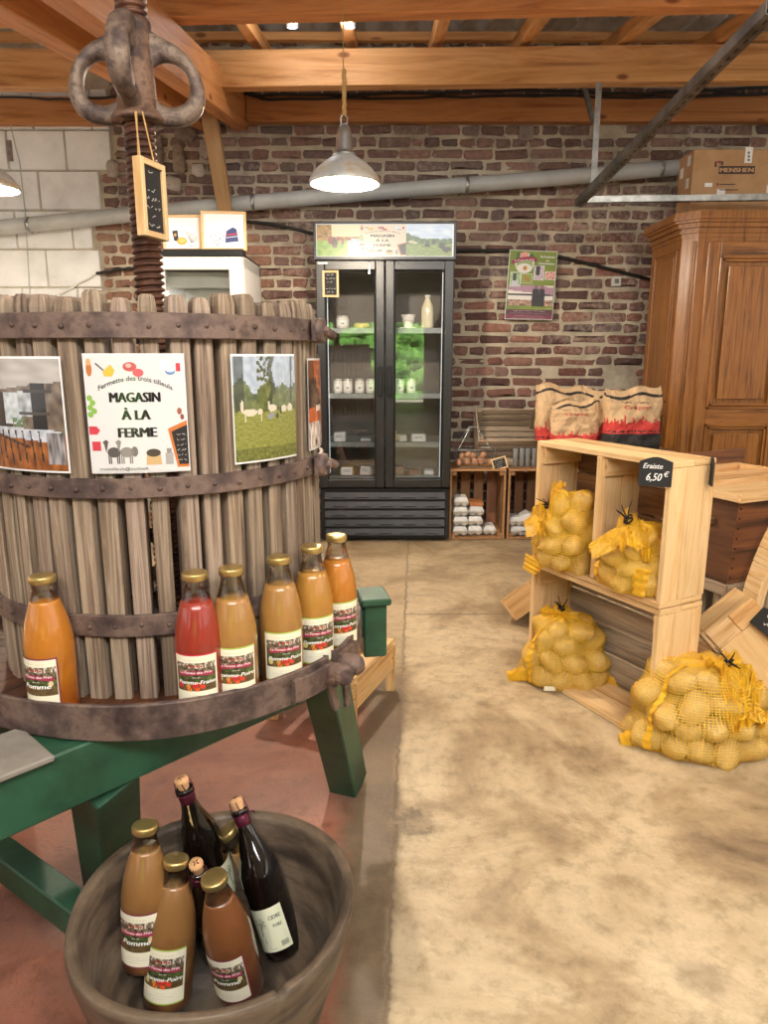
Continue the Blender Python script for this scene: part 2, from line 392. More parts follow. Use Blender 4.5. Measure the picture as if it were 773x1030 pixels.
# ---- the back wall: every brick laid as relief over mortar, white painted blocks at the left
WY = 5.5
def brick_material():
    m, nt, b, out = newmat('old_brick')
    g = nd(nt, 'ShaderNodeNewGeometry'); a = nd(nt, 'ShaderNodeAttribute', attribute_name='Col')
    n = nd(nt, 'ShaderNodeTexNoise'); n.inputs['Scale'].default_value = 28; n.inputs['Detail'].default_value = 7; n.inputs['Roughness'].default_value = .7; nt.links.new(g.outputs['Position'], n.inputs[0])
    n0 = nd(nt, 'ShaderNodeTexNoise'); n0.inputs['Scale'].default_value = 1.7; n0.inputs['Detail'].default_value = 5; nt.links.new(g.outputs['Position'], n0.inputs[0])
    c = mulcol(nt, a.outputs[0], ramp(nt, n.outputs[0], [(.3, (.62, .6, .58)), (.5, (1, 1, 1)), (.72, (1.3, 1.25, 1.2))]))
    ad = nd(nt, 'ShaderNodeMath', operation='ADD'); nt.links.new(n.outputs[0], ad.inputs[0]); nt.links.new(n0.outputs[0], ad.inputs[1])
    f = ramp(nt, ad.outputs[0], [(0.0, (0, 0, 0)), (.55, (0, 0, 0)), (.60, (.55,)*3)])
    ad.operation = 'AVERAGE' if False else 'ADD'
    hf = nd(nt, 'ShaderNodeMath', operation='MULTIPLY'); hf.inputs[1].default_value = .5; nt.links.new(ad.outputs[0], hf.inputs[0])
    f = ramp(nt, hf.outputs[0], [(.53, (0, 0, 0)), (.64, (.6,)*3)])
    mx = nd(nt, 'ShaderNodeMix', data_type='RGBA'); nt.links.new(f, mx.inputs[0]); nt.links.new(c, mx.inputs[6]); mx.inputs[7].default_value = S('b5a598')
    nt.links.new(mx.outputs[2], b.inputs['Base Color']); b.inputs['Roughness'].default_value = .85
    bp = nd(nt, 'ShaderNodeBump'); bp.inputs['Strength'].default_value = .7; bp.inputs['Distance'].default_value = .006; nt.links.new(n.outputs[0], bp.inputs['Height']); nt.links.new(bp.outputs[0], b.inputs['Normal'])
    return m
M_brick = brick_material()
M_mortar = mat('lime_mortar', ['96897a', 'b9ad98', 'cfc3ac'], scale=(5, 5, 5), rough=.9, bump=.9, bumpdist=.01, fine=140, detail=8)
M_block = mat('white_painted_block', ['dededb', 'f0f0ee', 'f8f8f6'], scale=(4, 4, 4), rough=.7, bump=.5, bumpdist=.004, fine=220)
wall = MB(); rng = random.Random(3)
wall.box((-.15, WY+.1, 1.75), (7.5, .2, 3.5), mi=1)
def brick(x0, x1, z0, z1, depth, col, mi=0, rr=.012, wob=.006, y=WY):
    pts = []
    for (cx, cz, a) in ((x1-rr, z1-rr, 0), (x0+rr, z1-rr, 90), (x0+rr, z0+rr, 180), (x1-rr, z0+rr, 270)):
        for k in (0, 45, 90):
            t = math.radians(a+k)
            pts.append((cx+rr*math.cos(t)+rng.uniform(-wob, wob)*.5, cz+rr*math.sin(t)+rng.uniform(-wob, wob)*.5))
    n = len(pts); cx = (x0+x1)/2; cz = (z0+z1)/2
    tl = rng.uniform(-.004, .004) if mi != 2 else 0.0
    def sh(p, k): return (cx+(p[0]-cx)*k[0], cz+(p[1]-cz)*k[1])
    w, h = x1-x0, z1-z0
    k1 = (1-.006/w, 1-.006/h); k2 = (1-.022/w, 1-.018/h) if mi != 2 else (1-.010/w, 1-.010/h)
    vs = [(p[0], y+.004, p[1]) for p in pts]
    vs += [(q[0], y-depth*.7+tl, q[1]) for q in (sh(p, k1) for p in pts)]
    vs += [(q[0], y-depth+tl+(rng.uniform(-.002, .002) if mi != 2 else 0), q[1]) for q in (sh(p, k2) for p in pts)]
    vs.append((cx, y-depth+tl-(.001 if mi != 2 else 0), cz))
    fs = []
    for L in (0, 1):
        for i in range(n): fs.append((L*n+i, L*n+(i+1) % n, (L+1)*n+(i+1) % n, (L+1)*n+i))
    for i in range(n): fs.append((2*n+i, 2*n+(i+1) % n, 3*n))
    wall.add(vs, [f[::-1] for f in fs], col, mi, mi != 2)
BRICKS = ['6a4038', '7a4a3e', '87584a', '5d3c38', '70483f', '8c6052', '574344', '75544c', '93695a', '66443c']
def edge_white(z):
    # right edge of the white painted blocks, stepping with the courses
    if z > 2.84-.28: return -1.93
    if z > 2.56-.22: return -2.03
    if z > 2.30-.22: return -2.11
    return -2.07
ROW = .0795
nrow = int(3.45/ROW)
for r in range(nrow):
    z0 = r*ROW+.006; z1 = (r+1)*ROW-.005
    zc = (z0+z1)/2; x = -3.85+rng.uniform(0, .1)
    kind = r % 2
    while x < 3.55:
        L = (.222 if (rng.random() < (.8 if kind else .35)) else .112)*rng.uniform(.92, 1.07)
        if rng.random() < .04: L *= .7
        xa, xb = x, x+L; x = xb+rng.uniform(.008, .02)
        if xa < edge_white(zc)+.01: 
            if xb < edge_white(zc)+.06: continue
            xa = edge_white(zc)+.02
        c = S(rng.choice(BRICKS))[:3]
        pale = max(0, min(1, (zc-1.6)/.9))*.34+rng.random()**3*.4
        if xa < -1.0 and zc < 2.2: c = mixc(c, S('a0714a')[:3], .45)
        c = mixc(c, S('8b7a70')[:3], pale)
        j = rng.uniform(.75, 1.2); c = mixc(tuple(v*j*1.06 for v in c), (.16, .14, .13), .10)
        dz = .003*math.sin(xa*1.7+r)
        if rng.random() < .012: continue
        brick(xa, xb, z0+dz+rng.uniform(0, .008), z1+dz-rng.uniform(0, .008), rng.uniform(.004, .014), c, rr=.016, wob=.014)
# rubble patch with pale stones next to the blocks, behind the screw
for (px, py, w, h, c) in ((114, 170, .09, .12, 'b9aca0'), (175, 185, .12, .1, 'c9c0b2'), (200, 172, .1, .08, 'cdc6b8'), (180, 160, .09, .2, '9a8b7a'), (208, 150, .1, .12, 'a3958a'), (158, 150, .1, .2, '8d7f70'), (187, 135, .16, .1, '857465')):
    p = at(px, py, WY); brick(p.x-w/2, p.x+w/2, p.z-h/2, p.z+h/2, .03, S(c)[:3], 0, .03, .02)
# white blocks
BH = .265; zt = at(50, 132, WY).z
for r in range(-10, 2):
    z1 = zt-(-r)*BH+BH if False else zt+r*BH; z0 = z1-BH+.008
    if z1 < .02 or z0 > 3.45: continue
    z0 = max(z0, .0); x = -3.88-(.21 if r % 2 else .0); zc = (z0+z1)/2
    while x < -1.9:
        xa, xb = x, min(x+.40, edge_white(zc)); x += .408
        if xb-xa < .05: continue
        if xb > edge_white(zc)-.06: xb = edge_white(zc)
        brick(xa, xb, z0, z1, rng.uniform(.018, .022), (1, 1, 1), 2, .006, .002)
        if xb >= edge_white(zc): break
# dark putlog hole in the blocks and one in the brick
for (a, b_) in (((8, 142), (15, 163)), ((522, 120), (536, 142))):
    p, q = at(*a, WY), at(*b_, WY); wall.box(((p.x+q.x)/2, WY-.018, (p.z+q.z)/2), (q.x-p.x, .012, p.z-q.z), col=(.25, .2, .17), mi=0)
wall.build('wall_back', [M_brick, M_mortar, M_block], kind='structure')
# ---- front wall behind the camera with the wide doorway onto the yard
M_render = mat('pale_rendered_wall', ['a89c8c', 'c2b7a5'], scale=(2, 2, 2), rough=.9)
fw = MB(); YF = -8.6
fw.box((-2.8, YF, 1.5), (2.7, .25, 3.0)); fw.box((2.6, YF, 1.5), (3.2, .25, 3.0)); fw.box((-.22, YF, 2.53), (2.46, .25, .94))
fw.build('wall_front', M_render, kind='structure')
# ---- side walls outside the frame, with openings added for ambient light
for nm, xw in (('wall_left', -3.98), ('wall_right', 3.68)):
    m = MB(); m.box((xw, -1.55, .45), (.16, 13.9, .9)); m.box((xw, -1.55, 3.0), (.16, 13.9, .95))
    for (ya, yb) in ((-8.5, -7.0), (-3.6, -2.6), (1.0, 1.9), (4.4, 5.4)): m.box((xw, (ya+yb)/2, 1.72), (.16, yb-ya, 1.62))
    m.build(nm, M_render, kind='structure')
# ---- roof: corrugated sheets rising towards the back wall
M_sheet = mat('grey_corrugated_sheet', ['a5a19b', 'c4c0ba', 'd4d0c8'], scale=(3, 3, 3), rough=.75, bump=.5, fine=120)
SL = .16
def roofz(y): return 3.05+(y-4.65)*SL
rf = MB(); k = 0; y0 = 1.6
while y0 < 5.6:
    ya, yb = y0, y0+.85
    rf.grid(330, 2, lambda u, v, ya=ya, yb=yb: (-3.6+7.2*u, lerp(ya, yb, v), roofz(lerp(ya, yb, v))+.19+.045*(1-v)+.026*math.sin((-3.6+7.2*u)*2*PI/.177)), sm=True)
    rf.grid(330, 1, lambda u, v, ya=ya: (-3.6+7.2*u, ya, roofz(ya)+.19+.045+.012*v+.026*math.sin((-3.6+7.2*u)*2*PI/.177)), sm=True)
    y0 += .78
rf.grid(4, 4, lambda u, v: (-3.9+7.8*u, -8.6+10.4*v, 3.0+.03*v), sm=True)
rf.build('ceiling', M_sheet, kind='structure')
# ---- timbers
def one(name, label, cat, mats, fn, group=None, bevel=.004, origin=None, kind=None):
    m = MB(); fn(m)
    if origin is None:
        V = m.V; n = len(V); origin = (sum(v[0] for v in V)/n, sum(v[1] for v in V)/n, min(v[2] for v in V))
    o = m.build(name, mats, origin=origin, bevel=bevel); tag(o, label, cat, group, kind); return o
def hbeam(pl, pr, Y, w, hpx, label, col=(1, 1, 1)):
    a = at(*pl, Y); b_ = at(*pr, Y); hh = a.z-at(pl[0], pl[1]+hpx, Y).z
    a.z -= hh/2; b_.z -= hh/2; a.y += w/2; b_.y += w/2
    d = (b_-a)
    return one('roof_beam', label, 'beam', M_beam, lambda m: m.beam(a, b_, w, hh, col=col))
xM = at(249, 130, 5.45).x
hbeam((205, 50), (790, 43), 4.65, .09, 37.5, 'thick honey coloured pine beam right of the metal bracket, second from the picture top')
hbeam((-30, 48), (78, 49), 4.65, .09, 39, 'short honey coloured beam left of the iron press head')
hbeam((247, 95), (800, 95), 5.40, .08, 27, 'reddish pine beam against the brick wall above the hanging lamp', (.78, .62, .52))
hbeam((-40, 97), (120, 97), 5.40, .08, 27, 'reddish pine beam above the white painted blocks', (.85, .7, .6))
hbeam((137, -14), (800, -28), 3.70, .09, 32, 'foremost reddish beam along the top edge of the photo, right of the screw', (1, .78, .62))
hbeam((-60, -14), (34, -14), 3.70, .09, 34, 'foremost short beam in the top left corner of the photo', (1, .8, .66))
def sloped(x, w, h, ztop_at_465, y0, y1, label, col=(1, 1, 1), name='roof_rafter', cat='rafter', group=None):
    a = Vector((x, y0, ztop_at_465+(y0-4.65)*SL-h/2)); b_ = Vector((x, y1, ztop_at_465+(y1-4.65)*SL-h/2))
    return one(name, label, cat, M_beam, lambda m: m.beam(a, b_, w, h, col=col), group)
zb = at(249, 130, 5.45).z; hb = .235
sloped(xM-.05, .10, hb, zb-.8*SL+hb, 1.9, 5.47, 'heavy sloping main timber carrying the metal bracket, running to the brick wall', (.9, .72, .58), 'sloping_beam', 'beam')
sloped(xM-.30, .10, hb, zb-.8*SL+hb, 1.9, 5.47, 'heavy sloping timber beside the main one, left of the screw', (.95, .78, .62), 'sloping_beam', 'beam')
sloped(xM-.52, .07, .12, zb-.8*SL+hb+.02, 2.2, 5.47, 'slimmer sloping timber left of the two heavy ones', (.9, .75, .6), 'sloping_beam', 'beam')
RL = {255: 'rafter above the beam, first to the right of the press head', 352: 'rafter directly above the hanging lamp', 441: 'rafter to the right of the hanging lamp, seen end on',
      530: 'rafter in the middle of the right half of the roof', 630: 'rafter left of the one crossed by the steel rail', 728: 'rafter crossed by the diagonal steel rail at top right', 835: 'rafter at the extreme right of the roof'}
for px, lb in RL.items():
    sloped(at(px, 46, 4.65).x, .065, .085, 3.05+.09, 1.7, 5.45, 'light pine '+lb, (1.05, .98, .9), group='rafters under the corrugated roof')
for px, lb in ((56, 'light pine rafter at the left, behind the sloping timbers'), (-70, 'light pine rafter at the far left edge')):
    sloped(at(px, 46, 4.65).x, .06, .085, 3.05+.09, 1.7, 5.45, lb, group='rafters under the corrugated roof')
for yy, lb in ((4.15, 'thin pale batten under the corrugated sheets between the two front beams'), (5.05, 'thin pale batten under the sheets between the rear beams'), (3.3, 'thin batten under the sheets in front of the first beam')):
    one('roof_batten', lb, 'batten', M_beam, lambda m: m.beam((-3.6, yy, roofz(yy)+.12), (3.4, yy, roofz(yy)+.12), .05, .05, col=(.9, .85, .75)))
# brace from the sloping timber down to the wall
a = at(208, 100, 5.05); b_ = at(229, 222, 5.36)
one('timber_brace', 'raw pale timber brace slanting down to the framed pictures', 'brace', M_crate, lambda m: m.beam(a, b_, .10, .07, up=(0, 1, 0), col=(.62, .55, .5)))
# joist bracket
p = at(205, 49, 4.64); q = at(205, 89, 4.64)
def brk(m):
    h = p.z-q.z; zc = (p.z+q.z)/2
    m.box((p.x-.035, 4.635, zc), (.055, .004, h)); m.box((p.x-.005, 4.635, q.z+.012), (.03, .004, .06))
    m.box((p.x+.03, 4.64, q.z-.004), (.12, .06, .004)); m.box((p.x+.02, 4.635, q.z+.02), (.06, .004, .05), top=(.3, 1))
one('joist_bracket', 'grey galvanised bracket holding the left end of the thick beam', 'bracket', M_galv, brk, bevel=0)
# cables along the beam
def wob_line(pts, n, amp, seed):
    r = random.Random(seed); out = []
    for i in range(len(pts)-1):
        for k in range(n):
            t = k/n; p = lerp(pts[i], pts[i+1], t); out.append(p+Vector((0, r.uniform(-amp, amp)*.3, r.uniform(-amp, amp))))
    out.append(pts[-1]); return out
M_cable = plain('black_cable', '17140f', rough=.5)
def cable(name, label, px, Y, r, n=6, amp=.006, seed=1, m=M_cable, **kw):
    pts = wob_line([at(x, y, Y if not isinstance(Y, list) else Y[i]) for i, (x, y) in enumerate(px)], n, amp, seed)
    mb = MB(); mb.tube(pts, r, 6); o = mb.build(name, m, origin=pts[0]); return tag(o, label, 'cable', **kw)
cable('ceiling_cable', 'uppermost black cable sagging along the reddish beam by the brick wall', [(235, 88), (262, 96), (400, 94), (520, 91), (650, 95), (773, 88)], 5.37, .010, seed=2)
cable('ceiling_cable', 'lower black cable sagging along the reddish beam, with clips', [(235, 92), (270, 100), (420, 98), (560, 97), (680, 98), (790, 93)], 5.36, .009, seed=5)
cable('ceiling_cable', 'black cable clipped under the beam above the white blocks', [(-10, 96), (60, 100), (120, 97)], 5.34, .008, seed=7)
cable('wall_cable', 'black cable running from behind the white cooler to the brick wall', [(150, 268), (125, 270), (97, 275)], 5.44, .011)
cable('wall_cable', 'thin whitewashed cable climbing over the white blocks', [(97, 275), (60, 296)], 5.46, .008, m=M_white)
cable('wall_cable', 'black cable on the brick between the white cooler and the tall fridge', [(236, 222), (262, 224), (290, 229), (330, 238)], 5.46, .011, amp=.002)
cable('wall_cable', 'black cable on the brick from the tall fridge to the wardrobe', [(440, 252), (515, 252), (562, 258), (600, 267), (665, 284)], 5.46, .012, amp=.002)
cable('lamp_cable', 'thin pale wire hanging down over the white blocks at left', [(2, 95), (9, 120), (20, 165), (25, 210), (28, 262), (30, 298)], 5.44, .004, m=M_pipe)
clips = MB()
# socket on the wall
def sock(m):
    p = at(620, 283, WY-.02); m.box(p, (.07, .03, .07)); m.box(p+Vector((0, -.018, .0)), (.03, .01, .03), col=(.3, .3, .3))
one('wall_socket', 'small grey socket box on the bricks left of the wardrobe', 'socket', mat('grey_socket_plastic', ['c8c6c0'], bump=0, rough=.4), sock)
# pipe
pp = [at(a, b_, 5.36) for a, b_ in ((-30, 231.5), (0, 229), (120, 217), (250, 204), (420, 190), (560, 179), (700, 167))]
pm = MB(); pm.tube(pp, .052, 20)
po = thing('wall_pipe', 'long light grey plastic pipe crossing the brick wall at a slight slope', 'pipe', pp[0]); pm.build('pipe', M_pipe, po)
cm = MB()
for a, b_ in ((30, 226.5), (165, 212.8), (255, 203.7), (470, 186), (665, 170)):
    c = at(a, b_, 5.36); cm.lathe([(.054, -.012), (.057, -.012), (.057, .012), (.054, .012)], 20, TR(c, 0, 0, PI/2)); cm.box(c+Vector((0, .08, -.02)), (.02, .12, .02))
cm.build('pipe_clip', M_galv, po)
# ---- steel rails
def rail(m, a, b_, w, h):
    a, b_ = Vector(a), Vector(b_); m.beam(a, b_, w, .004); d = (b_-a).normalized(); sd = d.cross(Vector((0, 0, 1))).normalized(); u = sd.cross(d)
    for s_ in (-1, 1):
        m.beam(a+sd*s_*w/2+u*h/2, b_+sd*s_*w/2+u*h/2, .004, h); m.beam(a+sd*s_*(w/2-.008)+u*h, b_+sd*s_*(w/2-.008)+u*h, .016, .004)
    L = (b_-a).length; n = int(L/.06)
    for i in range(n): m.beam(a+d*(i*.06+.02)-u*.003, a+d*(i*.06+.045)-u*.003, .008, .002, col=(.25, .25, .25))
M_darksteel = mat('dull_steel_rail', ['55534f', '77746e', '8d8a84'], scale=(9, 9, 9), rough=.45, metal=.7, bump=.1)
A, B = at(582, 208, 4.66), at(778, 14, 2.55)
one('steel_rail', 'long dark steel channel slanting up to the top right corner', 'rail', M_darksteel, lambda m: rail(m, A, B, .045, .04), bevel=0)
C0, D0 = at(583, 204, 4.60), at(800, 201, 4.50)
one('steel_rail', 'light galvanised channel lying level in front of the cardboard box', 'rail', M_galv, lambda m: rail(m, C0, D0, .05, .03), bevel=0)
E0, F0 = at(603, 83, 4.63), at(597, 189, 4.62)
one('steel_hanger', 'thin galvanised strip hanging from the thick beam to the rails', 'hanger', M_galv, lambda m: m.beam(E0, F0, .035, .006, up=(0, 1, 0)), bevel=0)
E1, F1 = at(587, 83, 4.80), at(597, 122, 5.1)
one('steel_hanger', 'short dark angled strip behind the thick beam near the thin hanger', 'hanger', M_darksteel, lambda m: m.beam(E1, F1, .03, .012, up=(0, 1, 0)), bevel=0)
# small twin spotlights under the roof
M_bulb = plain('lit_bulb', 'fff6e4', emit=14)
M_lampin = plain('white_lamp_inside', 'fff6e8', emit=1.6)
for (px, py, lb) in ((294, 21, 'small bright cube spotlight under the roof, left of the pair'), (352, 21, 'small bright spotlight with a cable under the roof, right of the pair')):
    p = at(px, py, 4.3)
    t = thing('ceiling_spotlight', lb, 'spotlight', p, group='roof spotlights')
    m = MB(); m.lathe([(0, .03), (.03, .03), (.034, 0), (.034, -.02), (.03, -.03)], 16, TR(p, 0, .3)); m.tube([p+Vector((0, 0, .03)), p+Vector((.02, .03, .12)), p+Vector((.02, .05, .30))], .004, 6); m.build('housing', M_galv, t)
    m = MB(); m.lathe([(.03, -.026), (.02, -.034), (0, -.036)], 16, TR(p, 0, .3)); m.build('lens', plain('lit_lens', 'f4f8ff', emit=6), t)
    add_light('spotlight_beam', 'POINT', p+Vector((0, -.05, -.08)), 3, (.95, .97, 1), .03)
# ---- enamel pendant lamps
def pendant(px, py, Y, label, R_=.162, power=60, top=3.05, group=None, loc=None):
    p = at(px, py, Y) if loc is None else Vector(loc)      # centre of the shade's rim
    t = thing('pendant_lamp', label, 'lamp', p, group=group)
    m = MB(TR(p)); prof = [(R_, 0), (R_*1.005, .006), (R_*.97, .022), (R_*.78, .062), (R_*.55, .092), (R_*.36, .112), (R_*.30, .118)]
    m.lathe(prof, 40); m.lathe([(a*.97-.002, z-.003) for a, z in prof[::-1]], 40)
    m.build('shade', M_shade, t)
    m = MB(TR(p)); m.lathe([(R_*.94, .012), (R_*.74, .055), (R_*.5, .084), (R_*.3, .100), (0, .104)], 40, col=(1, 1, 1)); m.build('shade_lining', M_lampin, t)
    m = MB(TR(p)); m.lathe([(.052, .116), (.056, .122), (.042, .132), (.040, .14), (.036, .20), (.026, .235), (.02, .24), (.012, .25), (0, .252)], 24)
    m.tube([(0.012, 0, .24), (.016, 0, .275), (0, 0, .292), (-.016, 0, .275), (-.012, 0, .24)], .0035, 6); m.build('socket_cap', M_galv, t)
    m = MB(TR(p)); m.lathe([(0, .02), (.02, .024), (.03, .045), (.028, .065), (.016, .09), (.014, .11)], 20); m.build('bulb', M_bulb, t)
    m = MB(TR(p)); r = random.Random(5); zt = min(.47, top-p.z)
    for k in range(3): m.tube([(.005*math.cos(k*2.1+i*.7)+(.004 if i % 2 else 0), .005*math.sin(k*2.1+i*.7), .285+(zt-.285)*i/12) for i in range(13)], .0055, 6)
    for k in range(16):
        z = r.uniform(.3, zt); a_ = r.uniform(0, 6.28); m.tube([(0, 0, z), (.02*math.cos(a_), .02*math.sin(a_), z-.02)], .0012, 4)
    m.tube([(0, 0, zt), (0, 0, top-p.z)], .0022, 6); m.build('cord', M_string, t)
    add_light('lamp_bulb_light', 'POINT', p+Vector((0, 0, .0)), power, WARM, .035)
    return t
M_shade = mat('aged_zinc_enamel', ['a9aeb0', 'c3c7c6', 'cfccc2', 'c2ad8e'], scale=(9, 9, 16), rough=.45, metal=.25, bump=.15)
pendant(347, 185, 3.5, 'grey enamel pendant lamp on jute rope in front of the brick wall', power=80)
pendant(-14, 190, 3.9, 'enamel pendant lamp cut by the left edge of the photo', power=38)
pendant(0, 0, 0, 'enamel pendant lamp above the potato shelf side of the shop, added out of view', power=52, loc=(1.5, 1.2, 2.35))  # this and the next two pendants are unseen, added for their light
pendant(0, 0, 0, 'enamel pendant lamp added over the entrance, unseen behind the viewer', power=52, loc=(-.9, -.6, 2.45))
pendant(0, 0, 0, 'enamel pendant lamp added unseen over the middle of the shop, just behind the viewer', power=26, loc=(.5, .1, 2.55))
# ---- hedge across the yard, outside the doorway
M_hedge = mat('hedge_leaves', ['2a5a1c', '4f8f30', '7cba4a', 'a5d66a'], scale=(9, 9, 9), rough=.6, bump=1, bumpdist=.06, detail=10)
hm = MB(); hm.grid(80, 30, lambda u, v: (-5+10*u, -11.6+.25*noise.noise(Vector((u*22, v*8, 1)))+.12*noise.noise(Vector((u*70, v*26, 4))), 2.7*v))
hm.grid(80, 6, lambda u, v: (-5+10*u, -11.6-1.2*v, 2.7+.12*noise.noise(Vector((u*30, v*4, 7)))))
ho = hm.build('garden_hedge', M_hedge, origin=(0, -11.6, 0)); tag(ho, 'bright green clipped hedge outside the doorway, seen mirrored in the fridge glass', 'hedge')
ym = MB(); ym.box((0, -11.2, -.06), (14, 4.2, .1)); ym.build('ground', mat('yard_gravel', ['8b857a', 'aaa395'], scale=(20, 20, 20), rough=.9), kind='structure')
# ================================================================== printing helpers
_tc = {}
def text_mesh(s, bold=0.0):
    key = (s, bold)
    if key in _tc: return _tc[key]
    cu = bpy.data.curves.new('text', 'FONT'); cu.body = s; cu.size = 1; cu.offset = bold; cu.resolution_u = 2; cu.align_x = 'CENTER'
    o = bpy.data.objects.new('text', cu); COL.objects.link(o); bpy.context.view_layer.update()
    dg = bpy.context.evaluated_depsgraph_get(); me = bpy.data.meshes.new_from_object(o.evaluated_get(dg))
    V = [(v.co.x, v.co.y) for v in me.vertices]; F = [tuple(p.vertices) for p in me.polygons]
    bpy.data.objects.remove(o); bpy.data.meshes.remove(me); bpy.data.curves.remove(cu)
    w = (max(v[0] for v in V)-min(v[0] for v in V)) if V else 1
    _tc[key] = (V, F, w); return _tc[key]
class Print:
    def __init__(s, fn, mb=None): s.fn = fn; s.m = mb or MB()
    def scribble(s, x, y, w, h, c, L=1, seed=1, t=None):
        # a line of writing too small to read: short joined strokes with gaps between the words
        r = random.Random(seed); px = x-w/2; t = t or h*.16
        while px < x+w/2-h*.5:
            n = r.randint(3, 7); pts = []
            for k in range(n):
                if px > x+w/2: break
                pts.append((px, y+h*r.uniform(0, 1))); px += h*.42
            if len(pts) > 1: s.line(pts, t, c, L)
            px += h*.45
    def rect(s, x0, y0, x1, y1, c, L=0, n=1, ny=1):
        c = S(c)[:3] if isinstance(c, str) else c
        s.m.grid(n, ny, lambda u, v: s.fn(lerp(x0, x1, u), lerp(y0, y1, v), L), col=c, sm=False)
    def poly(s, pts, c, L=1):
        c = S(c)[:3] if isinstance(c, str) else c
        s.m.add([s.fn(x, y, L) for x, y in pts], [tuple(range(len(pts)))], c)
    def ell(s, x, y, rx, ry, c, L=1, n=12): s.poly([(x+rx*math.cos(2*PI*k/n), y+ry*math.sin(2*PI*k/n)) for k in range(n)], c, L)
    def line(s, pts, w, c, L=1):
        for (x0, y0), (x1, y1) in zip(pts, pts[1:]):
            d = math.hypot(x1-x0, y1-y0) or 1; nx, ny = -(y1-y0)/d*w/2, (x1-x0)/d*w/2
            s.poly([(x0+nx, y0+ny), (x0-nx, y0-ny), (x1-nx, y1-ny), (x1+nx, y1+ny)], c, L)
    def text(s, t, x, y, h, c, L=2, w=None, shear=0, bold=0.0, arc=0, rot=0):
        # centred at x, baseline y, cap height h; w limits the width; arc bends it upwards
        V, F, tw = text_mesh(t); k = h/.7; kx = k if w is None else w/tw
        for bo in ((-bold, 0, bold) if bold else (0,)):
            out = []
            for a, b_ in V:
                xx = (a+bo*1.3)*kx+b_*k*shear; yy = b_*k
                if arc: yy += arc*(1-(2*a/tw)**2)
                if rot: xx, yy = xx*math.cos(rot)-yy*math.sin(rot), xx*math.sin(rot)+yy*math.cos(rot)
                out.append(s.fn(x+xx, y+yy, L+bo))
            s.m.add(out, F, S(c)[:3] if isinstance(c, str) else c)
    def image(s, x0, y0, x1, y1, nx, ny, fn, L=0):
        s.m.grid(nx, ny, lambda u, v: s.fn(lerp(x0, x1, u), lerp(y0, y1, v), L), sm=False, colfn=fn)
def nz(u, v, s=1.0, k=0): return noise.noise(Vector((u*s, v*s, k*7.3)))
def sc3(h): return S(h)[:3]
# pictures (u to the right, v upwards)
def pic_alpaca(u, v): return tuple(q*.72 for q in _alpaca(u, v))
def _alpaca(u, v):
    n = nz(u, v, 9)+.6*nz(u, v, 24, 1)
    if v > .47+.03*nz(u, 0, 6):
        c = mixc(sc3('7a8248'), sc3('525e30'), .5+n)
        if v > .72+.16*nz(u, .2, 5)+.05*nz(u, v, 30): c = mixc(sc3('c9d6e6'), sc3('8f9aa6'), .3+.5*nz(u, v, 14))
        if abs(u-.55-.03*math.sin(v*20)) < .035 or abs(u-.08) < .06 or abs(u-.9-.05*(v-.5)) < .018: c = mixc(c, sc3('33362a'), .75)
        if abs(u-.45) < .12 and v > .75 and nz(u, v, 26) > .05: c = sc3('5b6240')
    else:
        c = mixc(sc3('a8a856'), sc3('7f8438'), .5+.7*nz(u*3, v*9, 6)); 
        if v < .12: c = mixc(c, sc3('4e5428'), .5+.5*nz(u, v, 30))
    for (x, y, w, h) in ((.22, .47, .10, .035), (.11, .53, .022, .06), (.36, .47, .04, .03), (.15, .42, .012, .04), (.38, .42, .012, .04), (.56, .5, .07, .035), (.50, .53, .02, .035), (.76, .485, .05, .035), (.88, .49, .05, .04), (.54, .44, .008, .03)):
        if ((u-x)/w)**2+((v-y)/h)**2 < 1: c = sc3('e6dcc4')
    for (x, y, w, h) in ((.55, .43, .03, .03), (.50, .415, .035, .025), (.64, .42, .022, .028), (.70, .47, .02, .04)):
        if ((u-x)/w)**2+((v-y)/h)**2 < 1: c = sc3('4a4438') if x > .6 else sc3('9aa0a8')
    return c
def pic_dining(u, v): return tuple(q*.8 for q in _dining(u, v))
